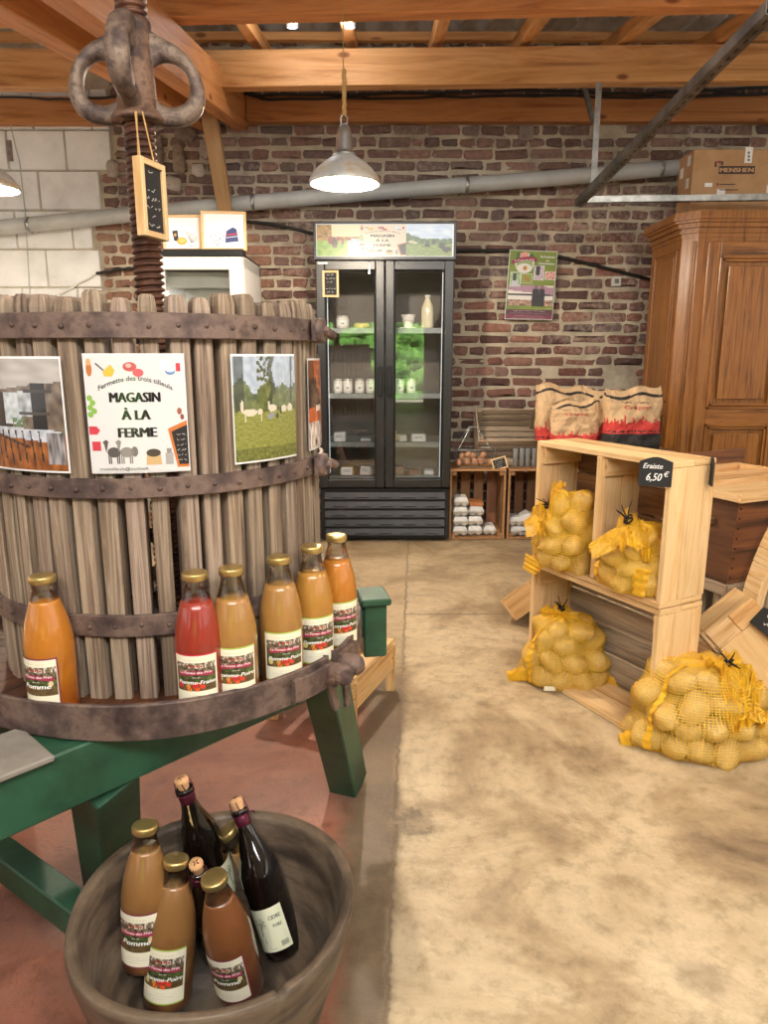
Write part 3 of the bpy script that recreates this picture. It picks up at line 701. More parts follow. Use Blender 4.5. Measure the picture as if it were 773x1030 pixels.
def _dining(u, v):
    c = mixc(sc3('cfc9c2'), sc3('a39c94'), .4+.5*nz(u, v*3, 5))
    if v < .80-.1*(1-u): c = mixc(sc3('8a7a6a'), sc3('5a4a3e'), .5+nz(u, v, 12))
    if .14 < u < .40 and .36 < v < .70: c = mixc(sc3('2b2724'), sc3('4d4640'), .4+nz(u*6, v, 5))
    if .30 < u < .52 and .42 < v < .70: c = mixc(sc3('dfe6ea'), sc3('a8b4b8'), .4+nz(u, v, 18))
    if .40 < u < .58 and .38 < v < .47 and nz(u, v, 22) > -.15: c = sc3('6d8a60')
    if .66 < u < .82 and .34 < v < .78: c = sc3('1f1e20')
    if .5 < u < .66 and .48 < v < .72: c = mixc(sc3('d9dfe2'), sc3('8b9294'), .5+nz(u, v, 15))
    if .58 < u < .9 and .70 < v < .73: c = sc3('3f3631')
    if .5 < u < .86 and .50 < v < .505+.02: c = sc3('4b443e')
    if u < .16 and .28 < v < .66: c = mixc(sc3('b99a55'), sc3('7a6a3a'), .5+nz(u, v, 12))
    if v < .33: c = mixc(sc3('b06a32'), sc3('7d4824'), .5+nz(u*2, v, 9))
    if .18 < u < .96 and .24+.16*(1-u)*.5 < v < .40-.04*u: c = mixc(sc3('dadfe8'), sc3('aeb6c6'), .4+nz(u, v, 16))
    if .80 < u < .99 and .06 < v < .34: c = mixc(sc3('a9a6a8'), sc3('57504e'), .4+nz(u*5, v, 7))
    for x in (.16, .24, .33, .43, .52, .62, .72):
        if abs(u-x-.1*(.3-v)) < .010 and .05+.05*math.sin(x*30) < v < .36: c = sc3('3f2c22')
    if .1 < u < .6 and abs(v-.33+.25*(u-.1)) < .012: c = sc3('4a3325')
    return c
def pic_orange(u, v):
    c = mixc(sc3('c4683c'), sc3('a5512e'), .5+nz(u, v, 6))
    if v < .30: c = mixc(sc3('e3ddd5'), sc3('6b5a50'), .3+nz(u*2, v, 8)*1.2)
    if .50 < v < .82 and u < .15+.75*(v-.4): pass
    if .46 < v < .80 and u < .85-1.3*(v-.46): c = mixc(sc3('3b3436'), sc3('241f22'), .5+nz(u, v, 8))
    if .42 < v < .48 and u > .4: c = sc3('eadfd4')
    if v > .8 and u < .3: c = sc3('6d4a36')
    if u > .8 and v < .5: c = mixc(sc3('d9a98c'), sc3('b97c58'), .5)
    return c
def pic_cows(u, v):
    c = mixc(sc3('b6cf4a'), sc3('7fae2e'), .5+nz(u, v, 8)) if v < .5 else mixc(sc3('d99a3c'), sc3('8a6a2a'), .5+nz(u, v, 12))
    if v > .62 and u > .35: c = mixc(sc3('fff1c8'), sc3('ffe0a0'), .5)
    if u > .72 and v < .55: c = mixc(sc3('cfd8dc'), sc3('9fb2bb'), .5+nz(u, v, 10))
    for (x, y, w, h) in ((.32, .5, .06, .12), (.42, .42, .07, .16), (.6, .48, .04, .1), (.5, .54, .05, .07), (.75, .54, .05, .04)):
        if ((u-x)/w)**2+((v-y)/h)**2 < 1: c = sc3('a0443a') if x != .42 else sc3('5b2f33')
    return c
def pic_field(u, v):
    c = mixc(sc3('a8b56a'), sc3('7c8f46'), .5+nz(u*2, v*4, 6)) if v < .42 else mixc(sc3('cfdcea'), sc3('f0f3f4'), .5+nz(u, v*2, 5))
    if .38 < v < .55+.18*max(0, .35-u)*3+.04*nz(u, 0, 14): c = mixc(sc3('4f6a38'), sc3('7e9468'), .5+nz(u, v, 16))
    for (x, y, w, h) in ((.46, .34, .06, .06), (.57, .45, .015, .06), (.62, .45, .02, .07), (.78, .34, .07, .1), (.88, .22, .1, .09)):
        if ((u-x)/w)**2+((v-y)/h)**2 < 1: c = sc3('4a4743')
    for (x, y, w, h) in ((.12, .46, .07, .05), (.2, .42, .06, .04)):
        if ((u-x)/w)**2+((v-y)/h)**2 < 1: c = sc3('d8c79a')
    return c
def magasin(P, x0, y0, x1, y1, bg='d6d4d2', L=0, n=1, detail=True):
    W_, H_ = x1-x0, y1-y0
    def X(u): return x0+W_*u
    def Y(v): return y0+H_*v
    P.rect(x0, y0, x1, y1, bg, L, n, 2)
    # food along the top
    P.ell(X(.05), Y(.88), .03*W_, .06*H_, 'b9713a', L+1); P.ell(X(.05), Y(.94), .025*W_, .03*H_, 'd9a070', L+2)
    P.poly([(X(.19), Y(.86)), (X(.27), Y(.92)), (X(.31), Y(.87)), (X(.28), Y(.82)), (X(.2), Y(.82))], 'e8b54a', L+1); P.line([(X(.12), Y(.93)), (X(.2), Y(.87))], .012*W_, '4a4038', L+2)
    P.ell(X(.46), Y(.90), .07*W_, .04*H_, 'b84a58', L+1); P.ell(X(.54), Y(.85), .055*W_, .035*H_, 'cf5566', L+2); P.ell(X(.45), Y(.91), .03*W_, .018*H_, 'e6a5a5', L+2)
    P.rect(X(.76), Y(.87), X(.84), Y(.95), 'dfe6ee', L+1); P.ell(X(.86), Y(.86), .05*W_, .03*H_, '6d8fc0', L+2); P.ell(X(.86), Y(.87), .042*W_, .016*H_, 'f2f4f6', L+3)
    P.rect(X(.92), Y(.86), X(.965), Y(.93), 'c43440', L+1); P.rect(X(.925), Y(.93), X(.96), Y(.945), 'e8e8e8', L+1)
    P.text('Fermette des trois tilleuls', X(.5), Y(.70), .042*H_, '2b2928', L+2, w=.74*W_, bold=.006, arc=.085*H_)
    for t, v, w in (('MAGASIN', .605, .50), ('À LA', .455, .28), ('FERME', .305, .38)):
        P.text(t, X(.49), Y(v), .082*H_, '262424', L+2, w=w*W_, bold=.05)
    # alpacas
    for ox in (0, .13):
        c = '5b5552' if ox == 0 else '8a8480'
        P.ell(X(.24+ox), Y(.175), .07*W_, .045*H_, c, L+1); P.poly([(X(.16+ox), Y(.17)), (X(.19+ox), Y(.27)), (X(.165+ox), Y(.285)), (X(.13+ox), Y(.265)), (X(.145+ox), Y(.24))], c, L+1)
        for lx in (.185, .205, .27, .29): P.line([(X(lx+ox), Y(.15)), (X(lx+ox), Y(.075))], .014*W_, c, L+1)
    P.ell(X(.45), Y(.18), .035*W_, .045*H_, '77706c', L+1)
    # sack and can
    P.poly([(X(.56), Y(.06)), (X(.72), Y(.06)), (X(.71), Y(.15)), (X(.57), Y(.15))], 'c9a878', L+1); P.ell(X(.64), Y(.165), .075*W_, .035*H_, '4e463e', L+1)
    P.rect(X(.76), Y(.06), X(.84), Y(.16), 'a5a29e', L+1); P.rect(X(.775), Y(.16), X(.825), Y(.2), '8a8784', L+1)
    # arrow signs and leaves at the left
    P.poly([(X(0), Y(.33)), (X(.08), Y(.33)), (X(.115), Y(.365)), (X(.08), Y(.40)), (X(0), Y(.40))], 'c9434f', L+1)
    P.poly([(X(.02), Y(.19)), (X(.11), Y(.19)), (X(.11), Y(.27)), (X(.02), Y(.27))], 'c9434f', L+1)
    if 0: P.text('', X(.05), Y(.35), .02*H_, 'ffffff', L+2, w=.07*W_)
    for a, b_ in ((.03, .64), (.06, .60), (.03, .56), (.07, .53), (.03, .50)): P.ell(X(a), Y(b_), .03*W_, .025*H_, '86b052', L+1)
    # chalk board
    P.poly([(X(.80), Y(.37)), (X(1), Y(.44)), (X(1), Y(.03)), (X(.88), Y(.03))], 'c8743c', L+1)
    P.poly([(X(.835), Y(.345)), (X(1), Y(.40)), (X(1), Y(.055)), (X(.90), Y(.055))], '33302f', L+2)
    if detail:
        for k in range(6): P.scribble(X(.935), Y(.31-k*.045), .10*W_, .016*H_, 'dcdad6', L+3, k)
        P.text('troistilleuls@outlook', X(.33), Y(.018), .028*H_, '3a3735', L+2, w=.5*W_)
        P.ell(X(.93), Y(.52), .025*W_, .03*H_, '9a5a4a', L+1); P.ell(X(.955), Y(.47), .02*W_, .025*H_, '8a4a40', L+1)
# ================================================================== THE PRESS
PC = Vector((-.522, 1.665, 0)); TZ = .612
press = thing('cider_press', 'big old wooden basket press with rusty hoops, tall screw and green timber feet', 'press', (PC.x, PC.y, 0))
def pol(a, r, z): return Vector((PC.x+r*math.sin(a), PC.y-r*math.cos(a), z))   # a = 0 faces the viewer
rng = random.Random(11); NS = 47; R_S = .365
for k in range(NS):
    a = 2*PI*k/NS+.02+rng.uniform(-.006, .006); m = MB(); w = .0345*rng.uniform(.92, 1.07); zt = 1.385+rng.uniform(-.008, .008)
    r0, r1 = R_S-.045, R_S+rng.uniform(-.002, .002); z0 = TZ+.004; g = rng.uniform(.8, 1.15); col = (g, g*rng.uniform(.97, 1.0), g*rng.uniform(.92, 1))
    t = Vector((math.cos(a), math.sin(a), 0)); f = rng.uniform(-.25, .25)
    # stave: straight board with a slightly rounded, chamfered top
    segs = [(z0, w, 0), (z0+.28, w*.985, .001), (1.08, w*1.01, -.001), (zt-.022, w, 0), (zt-.006, w*.86, -.003), (zt, w*.6, -.006)]
    vs = []; 
    for (z, ww, dr) in segs:
        for (sx, rr) in ((-1, r0), (1, r0), (1, r1+dr), (-1, r1+dr)): 
            tilt = (rr-r0)*f*.3
            vs.append(pol(a, rr, z)+t*(sx*ww/2+tilt))
    fs = []; uv = []; ou, ov = rng.uniform(0, 30), rng.uniform(0, 30)
    for i in range(len(segs)-1):
        for j in range(4):
            j2 = (j+1) % 4; fs.append((i*4+j, i*4+j2, i*4+4+j2, i*4+4+j)); u0, u1 = ou+segs[i][0], ou+segs[i+1][0]; v0 = ov+j*.05
            uv.append([(u0, v0), (u0, v0+.04), (u1, v0+.04), (u1, v0)])
    m.add(vs, fs, col, uvs=uv); n = len(segs); m.add(vs[-4:], [(0, 1, 2, 3)], tuple(c*.85 for c in col)); m.add(vs[:4], [(3, 2, 1, 0)], col)
    m.build('stave', M_stave, press, bevel=.003)
def hoop(z0, z1, r, gap_a=None):
    m = MB(); n = 96
    def P(i, k):
        a = 2*PI*i/n+ (gap_a or 0); rr = r+.0015*math.sin(a*5)+.001*math.sin(a*13)
        return pol(a, rr-(.010 if k in (0, 1) else 0)-(.0 if k else 0), z0 if k in (0, 3) else z1)
    vs = [P(i, k) for i in range(n) for k in range(4)]; fs = []
    for i in range(n):
        for k in range(4):
            j = (i+1) % n; k2 = (k+1) % 4; fs.append((i*4+k, j*4+k, j*4+k2, i*4+k2))
    m.add(vs, [f[::-1] for f in fs], sm=False)
    for k in range(NS):        # rivets
        a = 2*PI*k/NS+.02; c = pol(a, r-.001, (z0+z1)/2+.002*math.sin(k*2.3)); M = Matrix.Translation(c) @ Rz(a) @ Matrix.Rotation(PI/2, 4, 'X')
        m.lathe([(.0055, 0), (.0052, .002), (.0035, .004), (0, .005)], 8, M, col=(.72, .68, .66))
    return m.build('hoop', M_rust, press, bevel=.0015)
h1 = hoop(1.308, 1.353, .378); h2 = hoop(1.021, 1.058, .378); h3 = hoop(.750, .793, .376)
def hook(par, z, a0, name):
    m = MB(); a = a0; t = Vector((math.cos(a), math.sin(a), 0)); rdir = Vector((math.sin(a), -math.cos(a), 0)); b0 = pol(a, .385, z)
    M = Matrix.Translation(b0+rdir*.006) @ Rz(a) @ Matrix.Rotation(PI/2, 4, 'X')
    m.lathe([(.026, -.01), (.026, .006), (.022, .012), (0, .013)], 20, M); m.lathe([(.010, .012), (.009, .022), (0, .024)], 6, M, sm=False)
    m.beam(b0-t*.03+rdir*.002, b0+t*.012+rdir*.002, .045, .008, up=rdir)
    pts = [b0+rdir*.004, b0+rdir*.01+t*.02, b0+rdir*.012+t*.038+Vector((0, 0, -.002)), b0+rdir*.016+t*.052+Vector((0, 0, -.006)), b0+rdir*.022+t*.06+Vector((0, 0, -.01))]
    m.tube(pts, [.016, .014, .012, .012, .010], 8); m.tube([b0+t*.02+rdir*.01+Vector((0, 0, .022)), b0+t*.02+rdir*.01-Vector((0, 0, .024))], .006, 8)
    m.build(name, M_rust, par, bevel=.001)
hook(h1, 1.33, math.radians(78), 'latch'); hook(h2, 1.04, math.radians(78), 'latch')
# tray: thick iron rim and slatted floor, open at the joint at the right
TR_ = .467; RZ0, RZ1 = .582, .652
m = MB()
m.lathe([(.02, TZ-.012), (TR_-.02, TZ-.012), (TR_-.02, TZ-.004), (.02, TZ-.004)], 64, Matrix.Translation((PC.x, PC.y, 0)), col=(.5, .45, .42), sm=False)
m.build('tray_floor', M_rust, press)
m = MB(); rng = random.Random(4)
for k in range(NS):
    a = 2*PI*(k+.5)/NS+.02
    if rng.random() < .92:
        p, q = pol(a, R_S-.05, TZ+.001), pol(a+.03, TR_-.022, TZ+.001); m.beam(p, q, .046, .006, col=(.62, .5, .42), w2=.052)
m.build('tray_slats', M_oldw, press)
def rim_part(a0, a1, n, name):
    m = MB()
    def P(i, k):
        a = lerp(a0, a1, i/n); rr = TR_+.0015*math.sin(a*7)
        return pol(a, rr-(.011 if k in (0, 1) else 0), (RZ0 if k in (0, 3) else RZ1)+.002*math.sin(a*4+k))
    vs = [P(i, k) for i in range(n+1) for k in range(4)]; fs = []
    for i in range(n):
        for k in range(4): k2 = (k+1) % 4; fs.append((i*4+k, (i+1)*4+k, (i+1)*4+k2, i*4+k2)[::-1])
    fs += [(0, 1, 2, 3), (n*4+3, n*4+2, n*4+1, n*4)]
    m.add(vs, fs); return m.build(name, M_rust, press, bevel=.002)
ja = math.radians(61)
rim_part(ja+.03, ja-.03+2*PI, 120, 'tray_rim')
# clamp joining the rim ends
m = MB()
def strap(a0, a1, r, z, h, th=.012, n=8, zt=0):
    vs = []; fs = []
    for i in range(n+1):
        a = lerp(a0, a1, i/n); hh = h*(1 if 0 < i < n else .9); zz = z+zt*i/n
        for (rr, dz) in ((r, -hh/2), (r, hh/2), (r+th, hh/2), (r+th, -hh/2)): vs.append(pol(a, rr, zz+dz))
    for i in range(n):
        for k in range(4): k2 = (k+1) % 4; fs.append((i*4+k, (i+1)*4+k, (i+1)*4+k2, i*4+k2)[::-1])
    fs += [(0, 1, 2, 3), (n*4+3, n*4+2, n*4+1, n*4)]; m.add(vs, fs)
strap(ja-.27, ja-.02, TR_+.001, .614, .052); strap(ja+.04, ja+.22, TR_+.001, .62, .05)
e1, e2 = pol(ja-.03, TR_+.012, .618), pol(ja+.07, TR_+.012, .622)
for e, s_ in ((e1, 1), (e2, -1)):
    rd = (e-Vector((PC.x, PC.y, e.z))).normalized(); tg = Vector((-rd.y, rd.x, 0))
    m.tube([e+rd*(-.002), e+rd*.018+tg*.004*s_, e+rd*.034, e+rd*.04-tg*.008*s_], [.020, .022, .022, .016], 10, flat=1.1)
rd = (e1-Vector((PC.x, PC.y, e1.z))).normalized(); tg = Vector((-rd.y, rd.x, 0))
b0 = e1+rd*.024-tg*.045; b1 = e2+rd*.024+tg*.03
m.tube([b0, b1], .0085, 10, col=(.8, .7, .62)); m.lathe([(.0, -.006), (.017, -.006), (.017, .008), (0, .008)], 6, Matrix.Translation(b0+tg*.016) @ tg.to_track_quat('Z', 'Y').to_matrix().to_4x4(), sm=False, col=(.9, .8, .7))
m.beam(e1-tg*.01+Vector((0, 0, -.02)), e1+tg*.012+Vector((0, 0, -.09)), .02, .012, up=rd); m.beam(e2+Vector((0, 0, -.02)), e2+tg*.012+Vector((0, 0, -.11)), .018, .010, up=rd)
m.build('rim_clamp', M_rust, press, bevel=.002)
# screw: a real helix
m = MB(); pitch = .0140; z0, z1 = .64, 2.32; nz_ = int((z1-z0)/pitch*7); na = 26
def screwpt(u, v):
    z = z0+(z1-z0)*v; th = 2*PI*u; f = ((z/pitch)-u) % 1.0
    p = .5-.5*math.cos(2*PI*f); r = .0255+.0072*min(1, p*1.6)
    return (PC.x+r*math.cos(th), PC.y+r*math.sin(th), z)
m.grid(na, nz_, screwpt, wrap=True); m.build('screw', M_rust2, press)
# head: hub, flange and three closed loops
nz0 = 1.752
head = MB(); T0 = Matrix.Translation((PC.x, PC.y, 0))
head.lathe([(.034, nz0+.006), (.054, nz0+.008), (.057, nz0+.014), (.052, nz0+.022), (.042, nz0+.034), (.040, nz0+.07), (.037, nz0+.12), (.036, nz0+.17), (.038, nz0+.195), (.036, nz0+.203), (.030, nz0+.205)], 32, T0, col=(1, .8, .7))
HC = at(170, 85, PC.y); OUT = [(205, 92), (201, 113), (186, 125), (165, 127), (147, 122), (140, 100), (139, 72), (139, 45), (146, 29), (160, 36), (181, 48), (197, 67)]
INN = [(190, 90), (187, 100), (179, 106), (168, 107), (158, 101), (151, 92), (149, 82), (150, 73), (155, 67), (165, 62), (177, 64), (187, 75)]
def plp(q): p = at(q[0], q[1], PC.y); return Vector((p.x-PC.x, p.z, 0))
OUT = [plp(q) for q in OUT]; INN = [plp(q) for q in INN]
def crs(A, f):
    n = len(A); i = int(f) % n; t = f-int(f); P = [A[(i+k) % n] for k in (-1, 0, 1, 2)]
    return .5*((2*P[1])+(-P[0]+P[2])*t+(2*P[0]-5*P[1]+4*P[2]-P[3])*t*t+(-P[0]+3*P[1]-3*P[2]+P[3])*t**3)
def loop(a, th=.014, sc_=1.0, dz=0):
    t = Vector((math.cos(a), math.sin(a), 0)); N = 60; K = 14
    def fn(u, v):
        f = u*len(OUT); o = crs(OUT, f); i_ = crs(INN, f); c_ = (o+i_)/2; h = (o-i_)/2; an = 2*PI*v
        ca, sa = math.cos(an), math.sin(an); k = (abs(ca)**2.6+abs(sa)**2.6)**(-1/2.6); p = c_+h*ca*k; r_ = p.x*sc_
        w_ = th*sa*k*(1+.25*math.cos(2*PI*u))
        return pol(a, r_, p.y+dz*min(1, r_/.06))+t*w_
    head.grid(N, K, lambda u, v: fn(u % 1.0, v % 1.0))
loop(math.radians(97)); loop(math.radians(-86), .015, .98); loop(math.radians(3), .019, .98, .030)
head.build('press_head', M_rust3, press)
# green timber stand
g = MB()
ga, gb = atz(0, 790, .51), atz(250, 708, .51)
zt_, zb_ = .580, .47
def between(pa, pb, za, w, h, name='stand_beam', col=(1, 1, 1)):
    m = MB(); a = Vector((pa[0], pa[1], za)); b_ = Vector((pb[0], pb[1], za)); m.beam(a, b_, w, h, col=col); return m.build(name, M_green, press, bevel=.004)
# long front beam passing under the tray (its right face faces the viewer)
fa = atz(0, 848, .46); fb = atz(240, 738, .46); d = (fb-fa).normalized(); nrm = Vector((-d.y, d.x, 0))
between(fa-d*.5+nrm*.06, fb+d*.20+nrm*.06, .52, .12, .118)
sb = MB(); q = fa+nrm*.06; sb.beam(Vector((q.x, q.y, .583))-d*.5, Vector((q.x, q.y, .583))+d*.10, .15, .012, col=(1, 1, 1)); sb.build('beam_cap', mat('worn_grey_paint', ['6f6a62', '8d877d'], scale=(9, 9, 9), rough=.7), press, bevel=.003)
# second beam at the back and cross beams under the tray
between(fa-d*.3+nrm*.52, fb-d*.02+nrm*.50, .52, .11, .118)
x0 = Vector((PC.x, PC.y, 0))
between(x0-nrm*.24-d*.20, x0+nrm*.40-d*.20, .535, .10, .085, 'cross_beam'); between(x0-nrm*.24+d*.22, x0+nrm*.40+d*.22, .535, .10, .085, 'cross_beam')
def leg(top, bot, w, t, label=None, up=None, name='leg', w2=None):
    m = MB(); m.beam(top, bot, w, t, up=up or (0, 1, 0), w2=w2); o = m.build(name, M_green, press, bevel=.004)
    if label: o['label'] = label
L2b = (atz(350, 803, 0)+atz(330, 806, 0))/2; 
leg(Vector((-.155, 1.62, .57)), Vector((-.108, 1.955, .0)), .085, .10, up=(.3, 1, 0))
m = MB(); RB = Matrix.Rotation(.2, 3, 'Z'); m.box((-.032, 1.955, .602), (.085, .12, .020), R=RB); m.box((-.034, 1.965, .515), (.066, .10, .165), R=RB); m.build('stand_block', M_green, press, bevel=.004)
m = MB(); m.beam((-.60, 1.80, .535), (-.036, 1.972, .535), .09, .085); m.build('cross_beam', M_green, press, bevel=.004)
# near leg under the front beam with its foot brace
n0 = atz(95, 815, .45); n1 = atz(98, 905, .16)
leg(Vector((-.555, 1.27, .47)), Vector((-.665, 1.52, .0)), .10, .10, up=(.6, 1, 0))
leg(Vector((-1.0, 1.75, .57)), Vector((-1.15, 1.95, .0)), .09, .09, up=(.4, 1, 0))
bb = MB(); a_, b_ = atz(-30, 838, .12), atz(100, 935, .10); bb.beam(a_, b_+(b_-a_)*.15, .06, .07, col=(1, 1, 1)); bb.build('foot_brace', M_green, press, bevel=.004)
# ================================================================== posters tied to the basket
def cylfn(r): return lambda x, z, L: pol(x/ r, r+.0016+L*.0004, z)
RP = .374
def deg(a): return math.radians(a)*RP
def poster(a0, a1, z0, z1, name, label, draw, curl=None):
    fn0 = cylfn(RP)
    o0 = pol(math.radians((a0+a1)/2), RP, z0)
    t = thing(name, label, 'poster', o0); P = Print(fn0)
    x0, x1 = deg(a0), deg(a1)
    P.m.grid(24, 2, lambda u, v: pol(lerp(x0, x1, u)/RP, RP+.0006, lerp(z0, z1, v)), col=sc3('eeeeec'))   # sheet itself
    draw(P, x0, z0, x1, z1); P.m.build('sheet', GLOSSPRINT, t); return t
poster(-38, -7.8, 1.068, 1.277, 'photo_poster', 'laminated photo poster of a dining room, leftmost on the press basket', lambda P, a, b_, c, d: P.image(a+.003, b_+.004, c-.003, d-.004, 80, 70, pic_dining, 1))
poster(-1.6, 25.2, 1.068, 1.282, 'shop_poster', 'white laminated farm shop poster with black lettering on the press basket', lambda P, a, b_, c, d: magasin(P, a+.002, b_+.002, c-.002, d-.002, L=1, n=20))
poster(38.6, 64.2, 1.072, 1.281, 'photo_poster', 'laminated photo poster of pale alpacas in a meadow on the press basket', lambda P, a, b_, c, d: P.image(a+.002, b_+.004, c-.002, d-.004, 70, 90, pic_alpaca, 1))
poster(73, 92, 1.074, 1.272, 'photo_poster', 'narrow orange laminated poster at the right edge of the press basket', lambda P, a, b_, c, d: P.image(a+.002, b_+.004, c-.002, d-.004, 30, 60, pic_orange, 1))
# ================================================================== slate hanging from the head
def framed_slate(name, label, M, w, h, lines, fr=.012, th=.012, cat='chalkboard', fmat=None):
    t = thing(name, label, cat, M=M); L_ = fmat or M_crate
    m = MB(M)
    for s_ in (-1, 1): m.box((s_*(w/2-fr/2), 0, h/2), (fr, th, h)); m.box((0, 0, h/2+s_*(h/2-fr/2)), (w-2*fr, th, fr))
    m.build('frame', L_, t, bevel=.001)
    m = MB(M); m.box((0, .001, h/2), (w-2*fr+.002, th*.5, h-2*fr+.002)); m.build('slate', M_slate, t)
    P = Print(lambda x, z, L: M @ Vector((x, -th*.25-.0006-.0003*L+.001, z)))
    n = len(lines)
    for k, s_ in enumerate(lines):
        if s_: P.scribble(0, h-fr-(k+.85)*(h-2*fr)/(n+.4), (w-2*fr)*.8*s_, (h-2*fr)/n*.42, 'd8d4cc', 1, k)
    if n: P.m.build('chalk_writing', CHALK, t)
    return t
sm = at(153, 234, 1.60)
sM = TR(at(155, 240, 1.585), math.radians(74), 0, 0)
sl = framed_slate('hanging_slate', 'narrow wood framed chalkboard hanging by twine from the press head', sM, .088, .150, [.5, 0, .7, .9, 1, .3, .8], fr=.012, th=.020)
m = MB(); top = sM @ Vector((0, 0, .166)); 
for s_ in (-.03, .02): m.tube([sM @ Vector((s_, 0, .146)), Vector((PC.x+.02+s_*.3, PC.y-.055, nz0+.015))], .0016, 5)
m.tube([Vector((PC.x+.014, PC.y-.055, nz0+.015)), Vector((PC.x+.012, PC.y-.058, nz0-.09)), Vector((PC.x+.006, PC.y-.06, nz0-.105))], .0016, 5)
m.build('twine', M_string, sl)
# ================================================================== bottles
def juice_mat(name, c1, c2, sss=.22):
    m, nt, b, out = newmat(name); tc = nd(nt, 'ShaderNodeTexCoord'); sx = nd(nt, 'ShaderNodeSeparateXYZ'); nt.links.new(tc.outputs['Object'], sx.inputs[0])
    n = nd(nt, 'ShaderNodeTexNoise'); n.inputs['Scale'].default_value = 14; nt.links.new(tc.outputs['Object'], n.inputs[0])
    ad = nd(nt, 'ShaderNodeMath', operation='MULTIPLY_ADD'); nt.links.new(sx.outputs[2], ad.inputs[0]); ad.inputs[1].default_value = 3.2
    nt.links.new(n.outputs[0], ad.inputs[2])
    c = ramp(nt, ad.outputs[0], [(.55, S(c2)), (.95, S(c1))]); nt.links.new(c, b.inputs['Base Color'])   # darker towards the bottom
    b.inputs['Roughness'].default_value = .35; b.inputs['Coat Weight'].default_value = 1; b.inputs['Coat Roughness'].default_value = .02; b.inputs['Coat IOR'].default_value = 1.5
    b.inputs['Subsurface Weight'].default_value = sss; b.inputs['Subsurface Radius'].default_value = (.035, .018, .006); b.inputs['Subsurface Scale'].default_value = 1
    return m
J = {'orange': juice_mat('orange_juice', 'b3701e', '8f480c'), 'red': juice_mat('red_juice', '8f2c1c', '641010'), 'amber': juice_mat('amber_juice', 'a2763c', '75481a'),
     'gold': juice_mat('golden_juice', 'ac7a32', '824a16'), 'brown': juice_mat('brown_juice', '8c6438', '532a14'), 'rose': juice_mat('russet_juice', '7d4e2c', '421410')}
BP = [(0, .004), (.032, .002), (.041, 0), (.0445, .004), (.0452, .012), (.0452, .125), (.0446, .143), (.042, .163), (.0380, .183), (.0325, .203), (.0270, .220), (.0228, .234), (.0208, .243), (.0202, .251), (.0215, .255), (.0215, .260), (.0200, .262)]
def label_print(P, kind, w, h, z0):
    bc, tx, fruit = {'pomme': ('7d2f48', 'Pomme', 'apples'), 'fraise': ('c0283c', 'Pomme-Fraise', 'red'), 'poire': ('a9bf4e', 'Pomme-Poire', 'mix')}[kind]
    n = 14
    P.rect(-w/2, z0, w/2, z0+h, bc, 0, n); b_ = .0028
    P.rect(-w/2+(b_ if kind == 'pomme' else 0), z0+b_, w/2-(b_ if kind == 'pomme' else 0), z0+h-b_, 'efe9cf', 1, n)
    i0, i1 = z0+h*.30, z0+h*.84; x0, x1 = -w/2+.004, w/2-.004
    def pic(u, v):
        c = mixc(sc3('5b6b34'), sc3('33301f'), .5+nz(u, v, 9, 2))
        if v > .68: c = mixc(sc3('8c7a62'), sc3('3a2e24'), .5+1.2*nz(u, v, 16, 3))
        if v > .82 and nz(u, v, 30) > .1: c = sc3('cfc6b8')
        if v < .3: c = mixc(sc3('4c3a24'), sc3('6f5a34'), .5+nz(u, v, 12, 5))
        return c
    P.image(x0, i0, x1, i1, 26, 16, pic, 2)
    rg = random.Random(3)
    if fruit != 'apples':
        for k in range(11):
            u = rg.uniform(.2, .72); v = rg.uniform(.05, .26); P.ell(lerp(x0, x1, u), lerp(i0, i1, v), .0042, .0042, rg.choice(['d8402a', 'e2672c', 'd99a3a', 'c22a2a']), 3, 9)
        P.ell(lerp(x0, x1, .12), lerp(i0, i1, .2), .005, .007, 'c9c27a' if fruit == 'mix' else 'cf2a38', 3, 9)
    else:
        P.ell(lerp(x0, x1, .86), lerp(i0, i1, .42), .0045, .0055, 'dcc39a', 3, 9); P.ell(lerp(x0, x1, .12), lerp(i0, i1, .15), .004, .004, 'b03a2a', 3, 9)
    for k in range(4): P.ell(lerp(x0, x1, .35+.1*k), lerp(i0, i1, .9-.02*(k % 2)), .0022, .0022, 'c8452e', 3, 7)
    rb = 'a3284e'
    def band(u0, u1, v, hh):
        P.m.grid(8, 1, lambda u, t: P.fn(lerp(lerp(x0, x1, u0), lerp(x0, x1, u1), u), lerp(i0, i1, v)+hh*t-.0018*abs(2*u-1)*2, 4), col=sc3(rb), sm=False)
    band(.06, .94, .58, .0085)
    P.text('La Ferme des Prés', 0, lerp(i0, i1, .62), .0052, 'f6e9e4', 5, w=w*.70, shear=.25, bold=.02)
    P.text('Jus de', .002, lerp(i0, i1, .47), .0028, 'f4f1e6', 5, w=w*.16, shear=.3)
    P.text(tx, .001, lerp(i0, i1, .25), .0095 if kind == 'pomme' else .0078, 'fdfdf8', 5, w=w*(.60 if kind == 'pomme' else .82), shear=.3, bold=.018)
    P.scribble(0, z0+h*.885, w*.5, .0018, '6a5a40', 3)
    for k in range(3): P.scribble(-.002, z0+h*(.20-.05*k), w*(.25, .6, .3)[k], .0016, '5b5245', 3, k)
_proto = {}
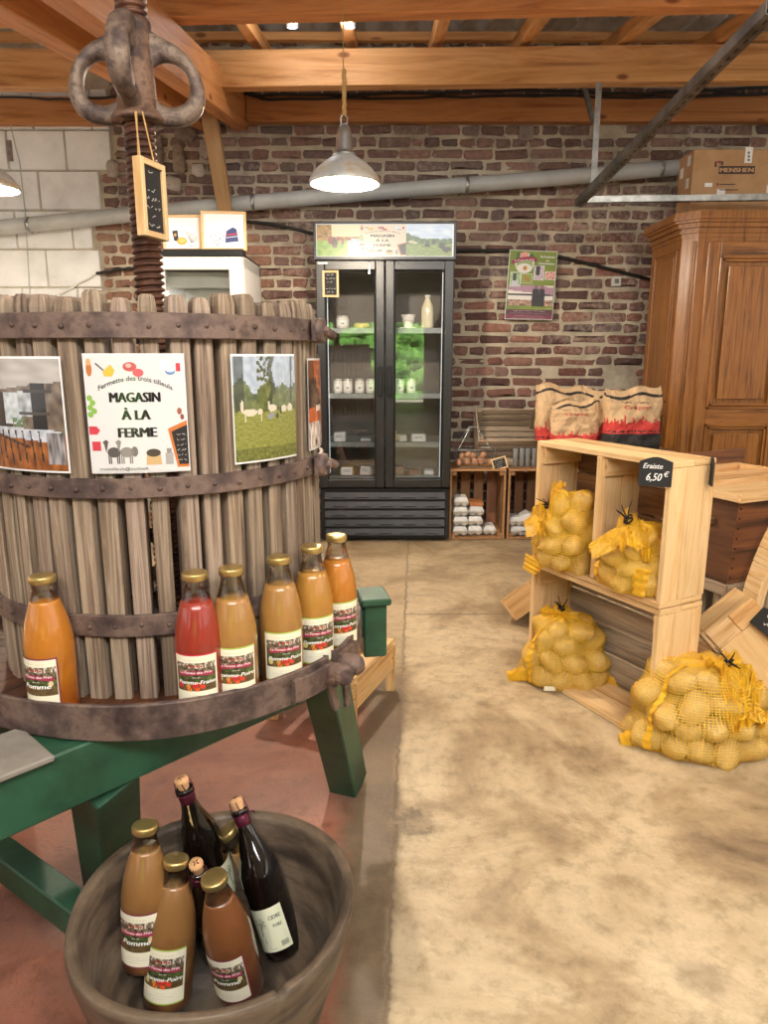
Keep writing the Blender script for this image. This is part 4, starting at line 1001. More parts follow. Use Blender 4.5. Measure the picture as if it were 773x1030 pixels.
def bottle_parts(t, M, jc, kind, fill, lab_rot=0, lw=.086, lh=.104):
    zf = fill
    def prof_until(z, rr=0):
        out = []
        for (r, zz) in BP:
            if zz > z: break
            out.append((r-rr if r else 0, zz))
        k = len(out); r0, z0 = BP[k-1]; r1, z1 = BP[min(k, len(BP)-1)]; f = (z-z0)/(z1-z0) if z1 > z0 else 0
        out.append((lerp(r0, r1, f)-rr, z)); return out
    m = MB(M); p = prof_until(zf); m.lathe(p+[(0, zf)], 40); m.build('juice', J[jc], t)
    m = MB(M); q = [(r, z) for r, z in BP if z > zf]; r0 = p[-1][0]
    m.lathe([(r0, zf)]+q, 40); m.build('neck_glass', M_bglass, t)
    m = MB(M); m.lathe([(.0222, .2560), (.0236, .2575), (.0240, .2675), (.0228, .2700), (.019, .2712), (0, .2708)], 32)
    m.build('cap', M_gold, t)
    P = Print(lambda x, z, L: M @ Vector((.0456*math.sin(x/.0452+lab_rot)*(1+L*.006), -.0456*math.cos(x/.0452+lab_rot)*(1+L*.006), z)))
    label_print(P, kind, lw, lh, .019); P.m.build('label', PRINT, t)
def bottle(px, py, z, jc, kind, label, group=None, rot=0, fill=.212, loc=None):
    fill += .010
    p = atz(px, py, z) if loc is None else loc; M = TR(p, rot)
    t = thing('juice_bottle', label, 'bottle', M=M, group=group); bottle_parts(t, M, jc, kind, fill, lab_rot=0); return t
def ontray(px, dr=.412):      # spot on the tray seen at pixel column px
    d = ray(px, 690); dx, dy = d.x, d.y; A_ = dx*dx+dy*dy; B_ = dx*PC.x+dy*PC.y; C_ = PC.x**2+PC.y**2-dr*dr; t = (B_-math.sqrt(max(B_*B_-A_*C_, 0)))/A_
    return Vector((dx*t, dy*t, TZ))
G1 = 'juice bottles standing on the press tray'
for (px, jc, kd, lb, rot, fl) in ((54, 'orange', 'pomme', 'orange apple juice bottle standing alone at the left of the press tray', -.25, .214),
    (202.5, 'red', 'fraise', 'red apple and strawberry juice bottle on the press tray', .05, .208),
    (248.5, 'amber', 'poire', 'amber juice bottle right beside the red one on the press tray', .2, .204),
    (287, 'amber', 'poire', 'third bottle from the right end of the row on the press tray', .30, .206),
    (316, 'gold', 'poire', 'second bottle from the right end of the row on the press tray', .38, .206),
    (338, 'orange', 'poire', 'orange bottle at the right end of the row on the press tray', .45, .206)):
    p = ontray(px, .413 if px < 310 else .41)
    if px == 316: p = Vector((-.155, 1.478, TZ))
    if px == 338: p = Vector((-.108, 1.572, TZ))
    if px == 287: p = Vector((-.213, 1.395, TZ))
    if px == 248.5: p = Vector((-.294, 1.318, TZ))
    bottle(px, 0, TZ, jc, kd, lb, G1, rot=rot, fill=fl, loc=p)
# ================================================================== the bowl and its bottles
BC = Vector((-.297, 1.09, 0))
bt = thing('wooden_bowl', 'large dark cracked wooden bowl on the floor holding bottles', 'bowl', BC)
rng = random.Random(2); prof_o = [(0, .0), (.12, .0), (.150, .010), (.150, .045), (.178, .09), (.194, .16), (.222, .25), (.2395, .325), (.2415, .345), (.2385, .352), (.229, .352), (.221, .347), (.209, .28), (.190, .20), (.168, .13), (.14, .08), (.10, .045), (0, .034)]
def bowlfn(u, v):
    f = v*(len(prof_o)-1); i = min(int(f), len(prof_o)-2); t = f-i; r = lerp(prof_o[i][0], prof_o[i+1][0], t); z = lerp(prof_o[i][1], prof_o[i+1][1], t)
    a = 2*PI*u; w = 1+.012*math.sin(a*2+.6)+.005*math.sin(a*5)
    ca = math.atan2(math.sin(a-math.radians(-52)), math.cos(a-math.radians(-52)))
    dz = -.016*math.exp(-(ca/.018)**2)*max(0, (z-.27)/.08) + .004*math.sin(a*3)*max(0, z/.35)
    if abs(ca) < .012 and z > .12: r *= .985
    return (BC.x+r*w*math.cos(a), BC.y-.006+1.04*r*w*math.sin(a), z+dz)
m = MB(); m.grid(240, 60, bowlfn, wrap=True)
M_bowl = mat('cracked_bowl_wood', ['2c241e', '4b3f34', '6a5b4b', '4f4338'], scale=(5, 5, 22), rough=.5, bump=.4, fine=60, detail=7)
m.build('bowl_body', M_bowl, bt)
def axis_from(base, cappx, L, far=False):
    if far: return (atz(cappx[0], cappx[1], far)-base).normalized()
    # place the cap on its pixel ray so that the bottle has its real length
    o = Vector((0, 0, H)); d = ray(*cappx); w = o-base; a = d.dot(d); b_ = 2*d.dot(w); c = w.dot(w)-L*L; D = b_*b_-4*a*c
    if D < 0: t = -b_/(2*a)
    else:
        ts = [(-b_-math.sqrt(D))/(2*a), (-b_+math.sqrt(D))/(2*a)]
        t = max(ts) if far else max(ts, key=lambda q: (o+d*q).z)
    return (o+d*t-base).normalized()
def tilt_matrix(base, ax, spin):
    q = Vector((0, 0, 1)).rotation_difference(ax).to_matrix().to_4x4(); return Matrix.Translation(base) @ q @ Rz(spin)
def bowl_bottle(basepx, bz, cappx, jc, kind, label, spin, fill=.226, far=False):
    base = atz(*basepx, bz); ax = axis_from(base, cappx, .270, far); M = tilt_matrix(base, ax, spin)
    t = thing('juice_bottle', label, 'bottle', M=M, group='juice bottles standing in the bowl'); bottle_parts(t, M, jc, kind, fill); return t
bowl_bottle((148, 966), .165, (146, 829), 'brown', 'pomme', 'leftmost bottle in the bowl, brown juice with a purple edged label', -.15)
bowl_bottle((169, 1003), .10, (177, 863), 'brown', 'poire', 'middle front bottle in the bowl with a green edged label', -.05)
bowl_bottle((243, 993), .10, (215, 882), 'rose', 'pomme', 'front right bottle in the bowl, russet juice with a purple edged label', -.2)
bowl_bottle((308, 918), .11, (233, 840), 'amber', 'poire', 'juice bottle half hidden behind the dark cider bottle in the bowl', .9, far=.315)
M_dark = plain('dark_wine_glass', '0f0a08', rough=.06, coat=1, spec=.6)
M_cork = mat('cork', ['b98a5c', 'd6ab7c'], scale=(60, 60, 60), rough=.85, bump=.4)
M_foil = plain('maroon_wire_and_foil', '5a1f33', rough=.35, metal=.6)
CB = [(0, .006), (.034, 0), (.0405, .004), (.0415, .012), (.0415, .155), (.040, .172), (.034, .195), (.026, .218), (.0195, .238), (.0160, .256), (.0145, .272), (.0145, .286), (.0162, .288), (.0162, .294), (.014, .296), (0, .296)]
def cider(basepx, bz, cappx, label, spin, lab=True, base=None):
    base = atz(*basepx, bz) if base is None else base; ax = axis_from(base, cappx, .318); M = tilt_matrix(base, ax, spin)
    t = thing('cider_bottle', label, 'bottle', M=M, group='dark corked bottles in the bowl')
    m = MB(M); m.lathe(CB, 40); m.build('bottle_body', M_dark, t)
    m = MB(M); m.lathe([(.0105, .294), (.0110, .300), (.0125, .306), (.0135, .313), (.0125, .318), (0, .319)], 20); m.build('cork', M_cork, t)
    m = MB(M)
    for k in range(4):
        a = k*PI/2+.3; m.tube([(.017*math.cos(a), .017*math.sin(a), .284), (.0165*math.cos(a+.2), .0165*math.sin(a+.2), .296), (.0145*math.cos(a), .0145*math.sin(a), .312), (.002*math.cos(a), .002*math.sin(a), .321)], .0011, 5)
    m.tube([(.0172*math.cos(a*PI/8), .0172*math.sin(a*PI/8), .285) for a in range(16)], .0014, 5, closed=True); m.tube([(.017, 0, .285), (.027, .004, .283), (.025, .008, .276)], .0014, 5)
    m.lathe([(.0152, .262), (.0160, .264), (.0160, .284), (.0152, .285)], 20); m.build('wire_cage', M_foil, t)
    if lab:
        P = Print(lambda x, z, L: M @ Vector((.0419*math.sin(x/.0415)*(1+L*.006), -.0419*math.cos(x/.0415)*(1+L*.006), z)))
        w, h, z0 = .072, .085, .022; P.rect(-w/2, z0, w/2, z0+h, 'dfe0c2', 0, 14)
        gr = '4e6a48'; cx = -w*.22; cz = z0+h*.66
        rg = random.Random(8)
        for k in range(60):
            a = rg.uniform(0, 6.28); r = .0135*math.sqrt(rg.random()); P.ell(cx+r*math.cos(a), cz+r*.9*math.sin(a), .0011, .0008, gr, 1, 6)
        for a in (-.5, -.2, .15, .5, .8): P.line([(cx, cz-.014), (cx+.003*a, cz-.006), (cx+.011*a, cz+.004)], .0007, gr, 1)
        P.line([(cx-.001, cz-.024), (cx, cz-.012)], .0022, gr, 1)
        P.text('CIDRE', w*.24, cz+.006, .0075, '3f4a38', 1, w=w*.34, bold=.02); P.text('POIRÉ', w*.26, cz-.010, .0065, '3f4a38', 1, w=w*.24, bold=.02)
        P.rect(-w*.40, z0+h*.20, -w*.18, z0+h*.33, '3f8a48', 1); P.scribble(-w*.29, z0+h*.23, .008, .004, 'cfe0bf', 2)
        for k in range(4): P.line([(-w*.05, z0+h*(.40-.045*k)), (w*.40, z0+h*(.40-.045*k))], .0005, '77806a', 1)
        for k in range(3): P.line([(-w*.42, z0+h*(.15-.035*k)), (-w*.1, z0+h*(.15-.035*k))], .0005, '77806a', 1)
        for k in range(7): P.rect(w*(.22+.03*k), z0+h*.08, w*(.235+.03*k), z0+h*.2, '33392c', 1)
        P.scribble(-w*.02, z0+h*.06, .012, .003, '33392c', 1); P.m.build('label', PRINT, t)
cider((288, 955), .11, (237, 803), 'front dark corked bottle in the bowl with a pale label showing a tree', -.12)
cider((222, 900), .17, (182, 783), 'dark corked bottle leaning at the back of the bowl', 1.6)
cider((222, 960), .06, (197, 868), 'dark corked bottle low between the juice bottles, only its cork showing', 2.6, lab=False)
# ================================================================== TALL DOUBLE DOOR FRIDGE
FX0, FX1, FY = -.443, .455, 4.85
fr = thing('display_fridge', 'tall black double door glass fridge with a backlit picture sign', 'fridge', ((FX0+FX1)/2, FY+.3, 0))
fc = (FX0+FX1)/2; fw_ = FX1-FX0
M_inner = mat('fridge_inner_panel', ['6d665e', '857d74'], scale=(3, 3, 3), rough=.5, bump=0)
m = MB(); m.box((fc, FY+.33, .2), (fw_, .56, .34)); 
for x in (FX0+.02, FX1-.02): m.box((x, FY+.34, 1.12), (.04, .54, 1.5))
m.box((fc, FY+.59, 1.12), (fw_, .04, 1.5)); m.box((fc, FY+.33, 1.985), (fw_+.012, .55, .235)); m.box((fc, FY+.3, .015), (fw_-.06, .5, .03))
m.build('cabinet', M_blackmetal, fr, bevel=.004)
m = MB(); m.box((fc, FY+.565, 1.12), (fw_-.08, .006, 1.48)); m.box((FX0+.043, FY+.33, 1.12), (.005, .46, 1.48)); m.box((FX1-.043, FY+.33, 1.12), (.005, .46, 1.48)); m.box((fc, FY+.33, .385), (fw_-.08, .46, .01)); m.box((fc, FY+.33, 1.86), (fw_-.08, .46, .01)); m.build('lining', M_inner, fr)
# header with backlit print
hz0, hz1 = at(388, 259, FY).z, at(388, 225, FY).z
m = MB(); m.box((fc, FY+.035, (hz0+hz1)/2), (fw_+.02, .07, hz1-hz0+.03)); hd = m.build('header', M_black, fr, bevel=.003)
P = Print(lambda x, z, L: Vector((x, FY-.003-.0012*L, z)))
hx0, hx1 = FX0+.012, FX1-.012; z0_, z1_ = hz0+.008, hz1-.006
xa = lerp(hx0, hx1, .315); xb = lerp(hx0, hx1, .655)
P.rect(hx0-.004, z0_-.004, hx1+.004, z1_+.004, 'f6f2ea', -1)
P.image(hx0, z0_, xa, z1_, 46, 34, pic_cows, 0); magasin(P, xa, z0_, xb, z1_, bg='f4d9b8', detail=False); P.image(xb, z0_, hx1-.006, z1_, 46, 34, pic_field, 0)
P.m.build('backlit_picture', BACKLIT, hd)
# doors
def door(x0, x1, hinge, label):
    m = MB(); z0, z1 = .392, 1.868; w = .058
    m.box((x0+w/2, FY-.012, (z0+z1)/2), (w, .045, z1-z0)); m.box((x1-w/2, FY-.012, (z0+z1)/2), (w, .045, z1-z0))
    m.box(((x0+x1)/2, FY-.012, z1-w/2), (x1-x0-2*w, .045, w)); m.box(((x0+x1)/2, FY-.012, z0+w/2), (x1-x0-2*w, .045, w))
    # inner step of the frame
    for (cx, cz, dx, dz) in ((x0+w+.005, (z0+z1)/2, .01, z1-z0-2*w), (x1-w-.005, (z0+z1)/2, .01, z1-z0-2*w), ((x0+x1)/2, z1-w-.005, x1-x0-2*w, .01), ((x0+x1)/2, z0+w+.005, x1-x0-2*w, .01)): m.box((cx, FY-.004, cz), (dx, .03, dz))
    d = m.build('door', M_black, fr, bevel=.006, seg=2)
    g = MB(); g.box(((x0+x1)/2, FY-.004, (z0+z1)/2), (x1-x0-2*w-.02, .004, z1-z0-2*w-.02)); g.build('glass_pane', M_glass, d)
    hx = x1-.028 if hinge == 'L' else x0+.028; h = MB(); zc = at(386, 383, FY).z
    for s_ in (-1, 1): h.box((hx, FY-.05, zc+s_*.075), (.028, .035, .016))
    h.box((hx, FY-.07, zc), (.026, .014, .19)); h.build('handle', M_blackmetal, d, bevel=.003)
    return d
dl = door(FX0+.004, fc-.003, 'L', ''); dr = door(fc+.003, FX1-.004, 'R', '')
m = MB(); 
for k, (x, z) in enumerate(((fc-.10, 1.852), (fc+.08, 1.850))): m.lathe([(0, 0), (.008, 0), (.008, .008), (0, .009)], 12, Matrix.Translation((x, FY-.035, z)) @ Matrix.Rotation(PI/2, 4, 'X'))
m.box((fc-.10, FY-.045, 1.825), (.004, .003, .05)); m.box((fc-.10, FY-.045, 1.795), (.012, .003, .018)); m.box((FX0+.05, FY-.0355, 1.852), (.06, .002, .010), col=(.95, .9, .85)); m.build('door_lock', M_galv, fr)
# grille
m = MB(); m.box((fc, FY+.02, .205), (fw_-.02, .04, .35), col=(1, 1, 1))
for k in range(5):
    z = .335-.064*k; n = 1
    P8 = []
    for kx in range(8):
        x = fc+((1 if kx & 1 else -1)*(fw_/2-.03)); y = FY+(.0 if kx & 2 else (-.022 if not kx & 4 else -.004)); zz = z+(.020 if kx & 4 else -.028); P8.append((x, y+.001, zz))
    m.hexa(P8)
for x in (FX0+.02, FX1-.02): m.box((x, FY-.008, .20), (.03, .03, .35), top=(1, .4))
gr = m.build('grille', M_blackmetal, fr, bevel=.003)
m = MB()
for k in range(5):
    for j in range(5): m.box((fc-.32+.16*j+(k % 2)*.01, FY-.0185, .320-.064*k), (.10, .004, .006))
m.build('vent_slots', plain('deep_black', '050505', rough=.9), gr)
# shelves
SHY = FY+.32
sz = [at(350, y, FY+.08).z for y in (330, 396, 445, 479)]
for z in sz:
    m = MB(); m.box((fc, SHY, z-.006), (fw_-.1, .44, .008)); m.box((fc, FY+.10, z-.016), (fw_-.1, .008, .034)); m.build('shelf', plain('grey_shelf', '8d9391', rough=.4) if z == sz[0] else bpy.data.materials['grey_shelf'], fr)
m = MB(); m.box((FX1-.065, FY+.05, 1.13), (.014, .014, 1.36)); m.box((FX0+.065, FY+.05, 1.13), (.014, .014, 1.30)); m.build('light_strip', plain('fridge_light_strip', 'e6f0f2', emit=.7), fr)
framed_slate('price_slate', 'small wood framed chalkboard stuck to the left fridge door', TR((at(333, 299, FY-.04).x, FY-.042, at(333, 299, FY-.04).z)), .105, .165, [.8, 1, .7, 0, 1, .9], fr=.014, th=.01)
def jar(x, z, y, label, group, body='e9e7e0', h=.10, r=.033, lid='d8d6d0', lab='f4f4f0'):
    t = thing('yoghurt_jar', label, 'jar', (x, y, z), group=group); M = TR((x, y, z))
    m = MB(M); m.lathe([(0, .001), (r*.9, 0), (r, .006), (r, h*.78), (r*.85, h*.86)], 20); m.build('glass', bpy.data.materials.get('jar_white') or plain('jar_white', body, rough=.2, coat=.5), t)
    m = MB(M); m.lathe([(r*.88, h*.84), (r*.92, h*.86), (r*.92, h*.98), (0, h)], 20); m.build('lid', bpy.data.materials.get('jar_lid') or plain('jar_lid', lid, rough=.3, metal=.5), t)
    m = MB(M); m.lathe([(r*1.01, h*.2), (r*1.01, h*.62)], 20, a0=-2.4, a1=-.7, col=sc3(lab)); m.lathe([(r*1.015, h*.3), (r*1.015, h*.42)], 8, a0=-1.8, a1=-1.3, col=sc3('8a9088')); m.build('label', PRINT, t)
for i, px in enumerate((340, 350, 362, 373)):
    p = at(px, 395, FY+.15); jar(p.x, sz[1], FY+.16, 'white jar on the second shelf behind the left fridge door, %s' % ('leftmost', 'second from left', 'third from left', 'rightmost')[i], 'yoghurt jars in the fridge')
for i, px in enumerate((402, 414)):
    p = at(px, 395, FY+.15); jar(p.x, sz[1], FY+.16, 'white yoghurt jar behind the right fridge door, %s of the two' % ('left', 'right')[i], 'yoghurt jars in the fridge')
p = at(345, 330, FY+.15); jar(p.x, sz[0], FY+.15, 'wide clear topped jar on the top shelf behind the left fridge door', 'jars on the top fridge shelf', h=.085, r=.045)
def simple(name, label, cat, mats, fn, group=None, origin=None, bevel=0): return one(name, label, cat, mats, fn, group=group, bevel=bevel, origin=origin)
p = at(430, 330, FY+.16)
t = thing('milk_bottle', 'tall bottle of milk on the top shelf behind the right fridge door', 'bottle', (p.x, p.y, sz[0])); m = MB(TR((p.x, p.y, sz[0])))
m.lathe([(0, 0), (.040, 0), (.043, .01), (.043, .12), (.036, .155), (.02, .185), (.016, .2), (.016, .205)], 28); m.build('milk', plain('milk', 'ece3c4', rough=.2, coat=1), t)
m = MB(TR((p.x, p.y, sz[0]))); m.lathe([(.017, .2), (.019, .203), (.019, .217), (0, .219)], 20); m.build('cap', M_white, t)
p = at(411, 329, FY+.16); z = sz[0]
simple('stacked_cup', 'stack of pale cheese cups on a saucer on the top fridge shelf', 'cup', M_white, lambda m: (m.lathe([(0, 0), (.06, 0), (.062, .008), (.03, .01), (.032, .02), (.04, .05), (.044, .052), (.04, .06), (.05, .085), (.052, .09), (0, .088)], 24, TR((p.x, p.y, z)))))
p2 = at(364, 330, FY+.16)
simple('cheese_wheel', 'small round golden cheese on the top shelf behind the left fridge door', 'cheese', mat('golden_rind', ['c9a066', 'e2c48c'], bump=.2), lambda m: m.lathe([(0, 0), (.048, .0), (.055, .01), (.055, .025), (.045, .035), (0, .037)], 24, TR((p2.x, p2.y, z))))
M_wrapw = mat('pale_wrapping', ['dcdcd6', 'efeee8'], bump=.1); M_wrapy = mat('yellow_cheese', ['d9b04a', 'e8cc7c'], bump=.1, rough=.4); M_wrapb = mat('brown_cured_meat', ['6a4630', '96694a'], bump=.4, rough=.5)
def pack(px, z, w, h, d, mt, label, card=True, cat='packet', yy=.16, tilt=0):
    p = at(px, 440, FY+yy); M = TR((p.x, FY+yy, z), rz=tilt)
    t = thing('food_packet', label, cat, M=M, group='packets in the fridge'); m = MB(M); m.box((0, .02, h/2), (w, d, h), top=(.92, .9)); m.build('packet', mt, t, bevel=.008, seg=2)
    if card:
        m = MB(M); R = Matrix.Rotation(-.3, 3, 'X'); m.box((0, -d/2-.004, h*.5+.004), (w*.75, .002, h*1.0), R=R, col=sc3('f0f0ec'));
        for k in range(3): m.box((0, -d/2-.0058, h*(.35+.2*k)), (w*.5, .001, .003), R=R, col=sc3('55604e'))
        m.build('price_card', PRINT, t)
pack(342, sz[2], .09, .06, .10, M_wrapw, 'white packet with a card behind the left fridge door, third shelf'); pack(368, sz[2], .08, .02, .08, M_wrapw, 'flat white packet on the third shelf near the fridge door handle', False)
pack(396, sz[2], .05, .07, .06, M_wrapy, 'orange yellow packet on the third shelf behind the right fridge door', False); pack(421, sz[2], .11, .05, .10, M_wrapw, 'white packet with a card on the third shelf behind the right fridge door'); pack(405, sz[2], .06, .045, .08, M_wrapw, 'crumpled clear packet on the third shelf behind the right fridge door', False, tilt=.5)
pack(349, sz[3], .10, .055, .10, M_wrapy, 'yellow cheese with a card on the lowest shelf behind the left fridge door'); pack(369, sz[3], .09, .06, .08, M_wrapw, 'white tilted card and packet on the lowest shelf behind the left door', tilt=-.3)
pack(400, sz[3], .10, .06, .10, M_wrapb, 'brown cured meat on the lowest shelf at the left of the right door', False); pack(416, sz[3], .09, .04, .10, M_wrapb, 'brown sausages packet in the middle of the lowest shelf, right door', False, tilt=.3); pack(432, sz[3], .07, .035, .10, M_wrapw, 'pale packet at the right end of the lowest fridge shelf', False)
# ================================================================== WHITE COOLER behind the press
WCY = 4.4; c0 = at(152, 262, WCY).x; c1 = at(245, 262, WCY).x; ct = at(200, 251, WCY).z
wc = thing('white_cooler', 'white glass door cooler standing behind the press basket', 'fridge', ((c0+c1)/2, WCY+.3, 0)); cx = (c0+c1)/2; cw = c1-c0
m = MB(); m.box((c0+.02, WCY+.3, ct/2), (.04, .58, ct-.06)); m.box((c1-.02, WCY+.3, ct/2), (.04, .58, ct-.06)); m.box((cx, WCY+.57, ct/2), (cw, .04, ct-.06)); m.box((cx, WCY+.3, .2), (cw, .58, .4)); m.box((cx, WCY+.3, ct-.07), (cw, .58, .06)); m.build('cabinet', M_white, wc, bevel=.003)
m = MB(); m.box((cx, WCY+.02, ct-.02), (cw+.01, .09, .04)); m.box((cx, WCY+.3, ct-.03), (cw, .56, .02)); m.build('top_panel', M_black, wc, bevel=.004)
m = MB(); dz1 = ct-.045; dz0 = .35
for x in (c0+.04, c1-.04): m.box((x, WCY-.02, (dz0+dz1)/2), (.08, .04, dz1-dz0))
m.box((cx, WCY-.02, dz1-.035), (cw-.16, .04, .07)); m.box((cx, WCY-.02, dz0+.035), (cw-.16, .04, .07)); d = m.build('door', M_white, wc, bevel=.005)
m = MB(); m.box((cx, WCY-.01, (dz0+dz1)/2), (cw-.15, .004, dz1-dz0-.13)); m.build('glass_pane', M_glass, d)
m = MB(); m.box((cx, WCY+.54, 1.0), (cw-.09, .01, 1.4)); m.box((cx, WCY+.3, dz1-.10), (cw-.1, .4, .06)); m.box((cx, WCY+.10, dz1-.13), (cw-.12, .04, .055)); m.build('lining', mat('cream_lining', ['d8d6c6', 'e4e2d4'], bump=0), wc)
m = MB()
for k in range(4):
    for j in range(6): m.box((cx+.02+.028*j+.008*(k % 2), WCY+.53, dz1-.19-.022*k), (.024, .006, .008))
m.build('vent_slots', plain('vent_dark', '3a3a36'), wc)
add_light('cooler_light', 'AREA', (cx, WCY+.12, dz1-.165), 1.2, (1, .98, .92), .4, (cx, WCY+.3, 0), size_y=.04)
def framed_picture(x0, x1, y, z0, h, label, draw, lean):
    M = Matrix.Translation(((x0+x1)/2, y, z0)) @ Rz(lean) @ Matrix.Rotation(-.10, 4, 'X'); w = x1-x0
    t = thing('framed_picture', label, 'picture', M=M); m = MB(M); f = .014
    for s_ in (-1, 1): m.box((s_*(w/2-f/2), 0, h/2), (f, .016, h)); m.box((0, 0, h/2+s_*(h/2-f/2)), (w-2*f, .016, f))
    m.build('frame', M_crate, t, bevel=.001)
    P = Print(lambda x, z, L: M @ Vector((x, -.001-.0004*L, z))); P.rect(-w/2+f, f, w/2-f, h-f, 'eceef0', 0); draw(P, w, h); P.m.build('print', PRINT, t)
def dr1(P, w, h):
    P.poly([(-w*.22, h*.28), (-w*.10, h*.28), (-w*.13, h*.58), (-w*.27, h*.56)], '33333a', 1); P.ell(-w*.19, h*.45, .008, .010, 'c9a060', 2)
    P.ell(-w*.02, h*.28, .030, .022, 'd99a3c', 1); P.ell(-w*.02, h*.29, .022, .014, 'e8bd6a', 2)
    for k in range(16): a = k*.55; P.line([(w*.22, h*.22), (w*.22+.04*math.cos(a*.3), h*(.3+.018*k))], .0012, '8a8f95', 1)
    for k in range(14): P.ell(w*(.08+.021*k), h*(.42+.10*math.sin(k*1.9)), .004, .003, '9aa0a5', 1, 6)
    P.line([(w*.16, h*.14), (w*.34, h*.12)], .003, 'b9585a', 1)
def dr2(P, w, h):
    P.poly([(w*.02, h*.20), (w*.32, h*.24), (w*.28, h*.55), (w*.20, h*.60), (w*.05, h*.50)], '3d4a7c', 1); P.line([(w*.05, h*.40), (w*.29, h*.44)], .008, 'b9384a', 2); P.line([(w*.05, h*.33), (w*.29, h*.37)], .004, 'e8dfe0', 3)
    for k in range(12): P.line([(-w*.16, h*.12), (-w*.16+.045*math.cos(k*.6), h*(.25+.02*k))], .0014, '7c89ac', 1)
    for k in range(12): P.ell(-w*.28+w*.025*k, h*(.35+.10*math.sin(k*2.3)), .005, .004, '93a0bd', 1, 6)
    P.ell(-w*.35, h*.27, .022, .007, 'f4f4f4', 1)
fz = ct+.002
xm = at(200.5, 240, WCY+.02).x; xl = at(160, 240, WCY).x; xr = at(246, 240, WCY).x
framed_picture(xl, xm, WCY+.08, fz, .205, 'left light framed print on top of the white cooler, showing a round cheese', dr1, -.03)
framed_picture(xm+.006, xr, WCY+.06, fz, .222, 'right light framed print on top of the white cooler, showing a dark blue shape', dr2, .10)
# ================================================================== ARMOIRE
AX, AYf, AYb, AW = 1.80, 4.50, 5.06, 1.36
ar = thing('wardrobe', 'large waxed oak wardrobe with panelled doors and moulded cornice against the brick wall', 'wardrobe', (AX+AW/2, (AYf+AYb)/2, 0))
azt = 2.10
m = MB(); ch = .07
def prism(m, pts, z0, z1, col=(1, 1, 1)):
    n = len(pts); 
    for i in range(n):
        a, b_ = pts[i], pts[(i+1) % n]; L = math.hypot(b_[0]-a[0], b_[1]-a[1]); o = i*3.1
        m.add([(a[0], a[1], z0), (b_[0], b_[1], z0), (b_[0], b_[1], z1), (a[0], a[1], z1)], [(0, 1, 2, 3)], col, uvs=[[(z0+o, o), (z0+o, o+L), (z1+o, o+L), (z1+o, o)]])
    m.add([(p[0], p[1], z1) for p in pts], [tuple(range(n))], col); m.add([(p[0], p[1], z0) for p in pts], [tuple(range(n))[::-1]], col)
def outline(o, z=None): return [(AX-o, AYb), (AX-o, AYf+ch-o*.4), (AX+ch-o*.4, AYf-o), (AX+AW-ch+o*.4, AYf-o), (AX+AW+o, AYf+ch-o*.4), (AX+AW+o, AYb)]
prism(m, outline(0), .10, azt-.14); m.build('carcass', M_arm, ar, bevel=.004)
m = MB()
for (o, z0, z1) in ((.006, azt-.14, azt-.115), (.02, azt-.115, azt-.10), (.012, azt-.10, azt-.085), (.035, azt-.085, azt-.06), (.055, azt-.06, azt-.045), (.07, azt-.045, azt-.02), (.062, azt-.02, azt)): prism(m, outline(o), z0, z1)
m.build('cornice', M_arm, ar, bevel=.004, seg=2)
m = MB(); prism(m, outline(.03), .03, .11); prism(m, outline(.018), .11, .14); m.build('plinth', M_arm, ar, bevel=.004)
def panel_frame(m, x0, x1, z0, z1, y, ax='x', w=.018, deep=.012, X=None):
    # mitred moulding ring around a raised panel
    def B(a0, a1, b0, b1, dd):
        if ax == 'x': m.box(((a0+a1)/2, y-dd/2, (b0+b1)/2), (a1-a0, dd, b1-b0))
        else: m.box((X-dd/2, (a0+a1)/2, (b0+b1)/2), (dd, a1-a0, b1-b0))
    for (o, dd) in ((0, deep), (w*.6, deep*.55)):
        B(x0+o, x0+o+w*.55, z0+o, z1-o, dd); B(x1-o-w*.55, x1-o, z0+o, z1-o, dd); B(x0+o, x1-o, z0+o, z0+o+w*.55, dd); B(x0+o, x1-o, z1-o-w*.55, z1-o, dd)
    o = w*2.0; B(x0+o, x1-o, z0+o, z1-o, deep*.6)
dx0 = AX+.125; dw = (AW-.25)/2
for k in (0, 1):
    x0 = dx0+k*(dw+.004); x1 = x0+dw-.004; m = MB(); zb0, zb1 = .17, azt-.165; y = AYf-.022; st = .075
    for (a0, a1, b0, b1) in ((x0, x0+st, zb0, zb1), (x1-st, x1, zb0, zb1), (x0+st, x1-st, zb1-.085, zb1), (x0+st, x1-st, zb0, zb0+.09), (x0+st, x1-st, .855, .955)): m.box(((a0+a1)/2, y+.011, (b0+b1)/2), (a1-a0, .026, b1-b0))
    m.box(((x0+x1)/2, y+.018, (zb0+zb1)/2), (x1-x0-.02, .008, zb1-zb0-.02))
    dd = m.build('door', M_arm, ar, bevel=.003)
    for (b0, b1) in ((.955, zb1-.085), (zb0+.09, .855)):
        m = MB(); panel_frame(m, x0+st-.004, x1-st+.004, b0-.004, b1+.004, y, w=.03, deep=.016); m.build('raised_panel', M_arm, dd, bevel=.003)
    if k == 0:
        m = MB(); m.box((x1-.028, y-.004, .99), (.022, .006, .16), top=(.6, 1)); m.box((x1-.028, y-.004, 1.08), (.03, .006, .03)); m.box((x1-.028, y-.004, .90), (.03, .006, .03)); m.build('key_plate', M_rust, dd, bevel=.002)
m = MB()
for (b0, b1) in ((.98, azt-.19), (.20, .90)): panel_frame(m, AYf+.12, AYb-.07, b0, b1, 0, ax='y', X=AX, w=.022, deep=.008)
m.build('side_panel', M_arm, ar, bevel=.002)
m = MB()
for (dx, dy) in ((.03, .0), (.015, .02)): m.tube([(AX+ch*.35+dx, AYf+ch*.15-.006+dy*0, .16), (AX+ch*.35+dx, AYf+ch*.15-.006, azt-.16)], .006, 8)
m.build('corner_bead', M_arm, ar)
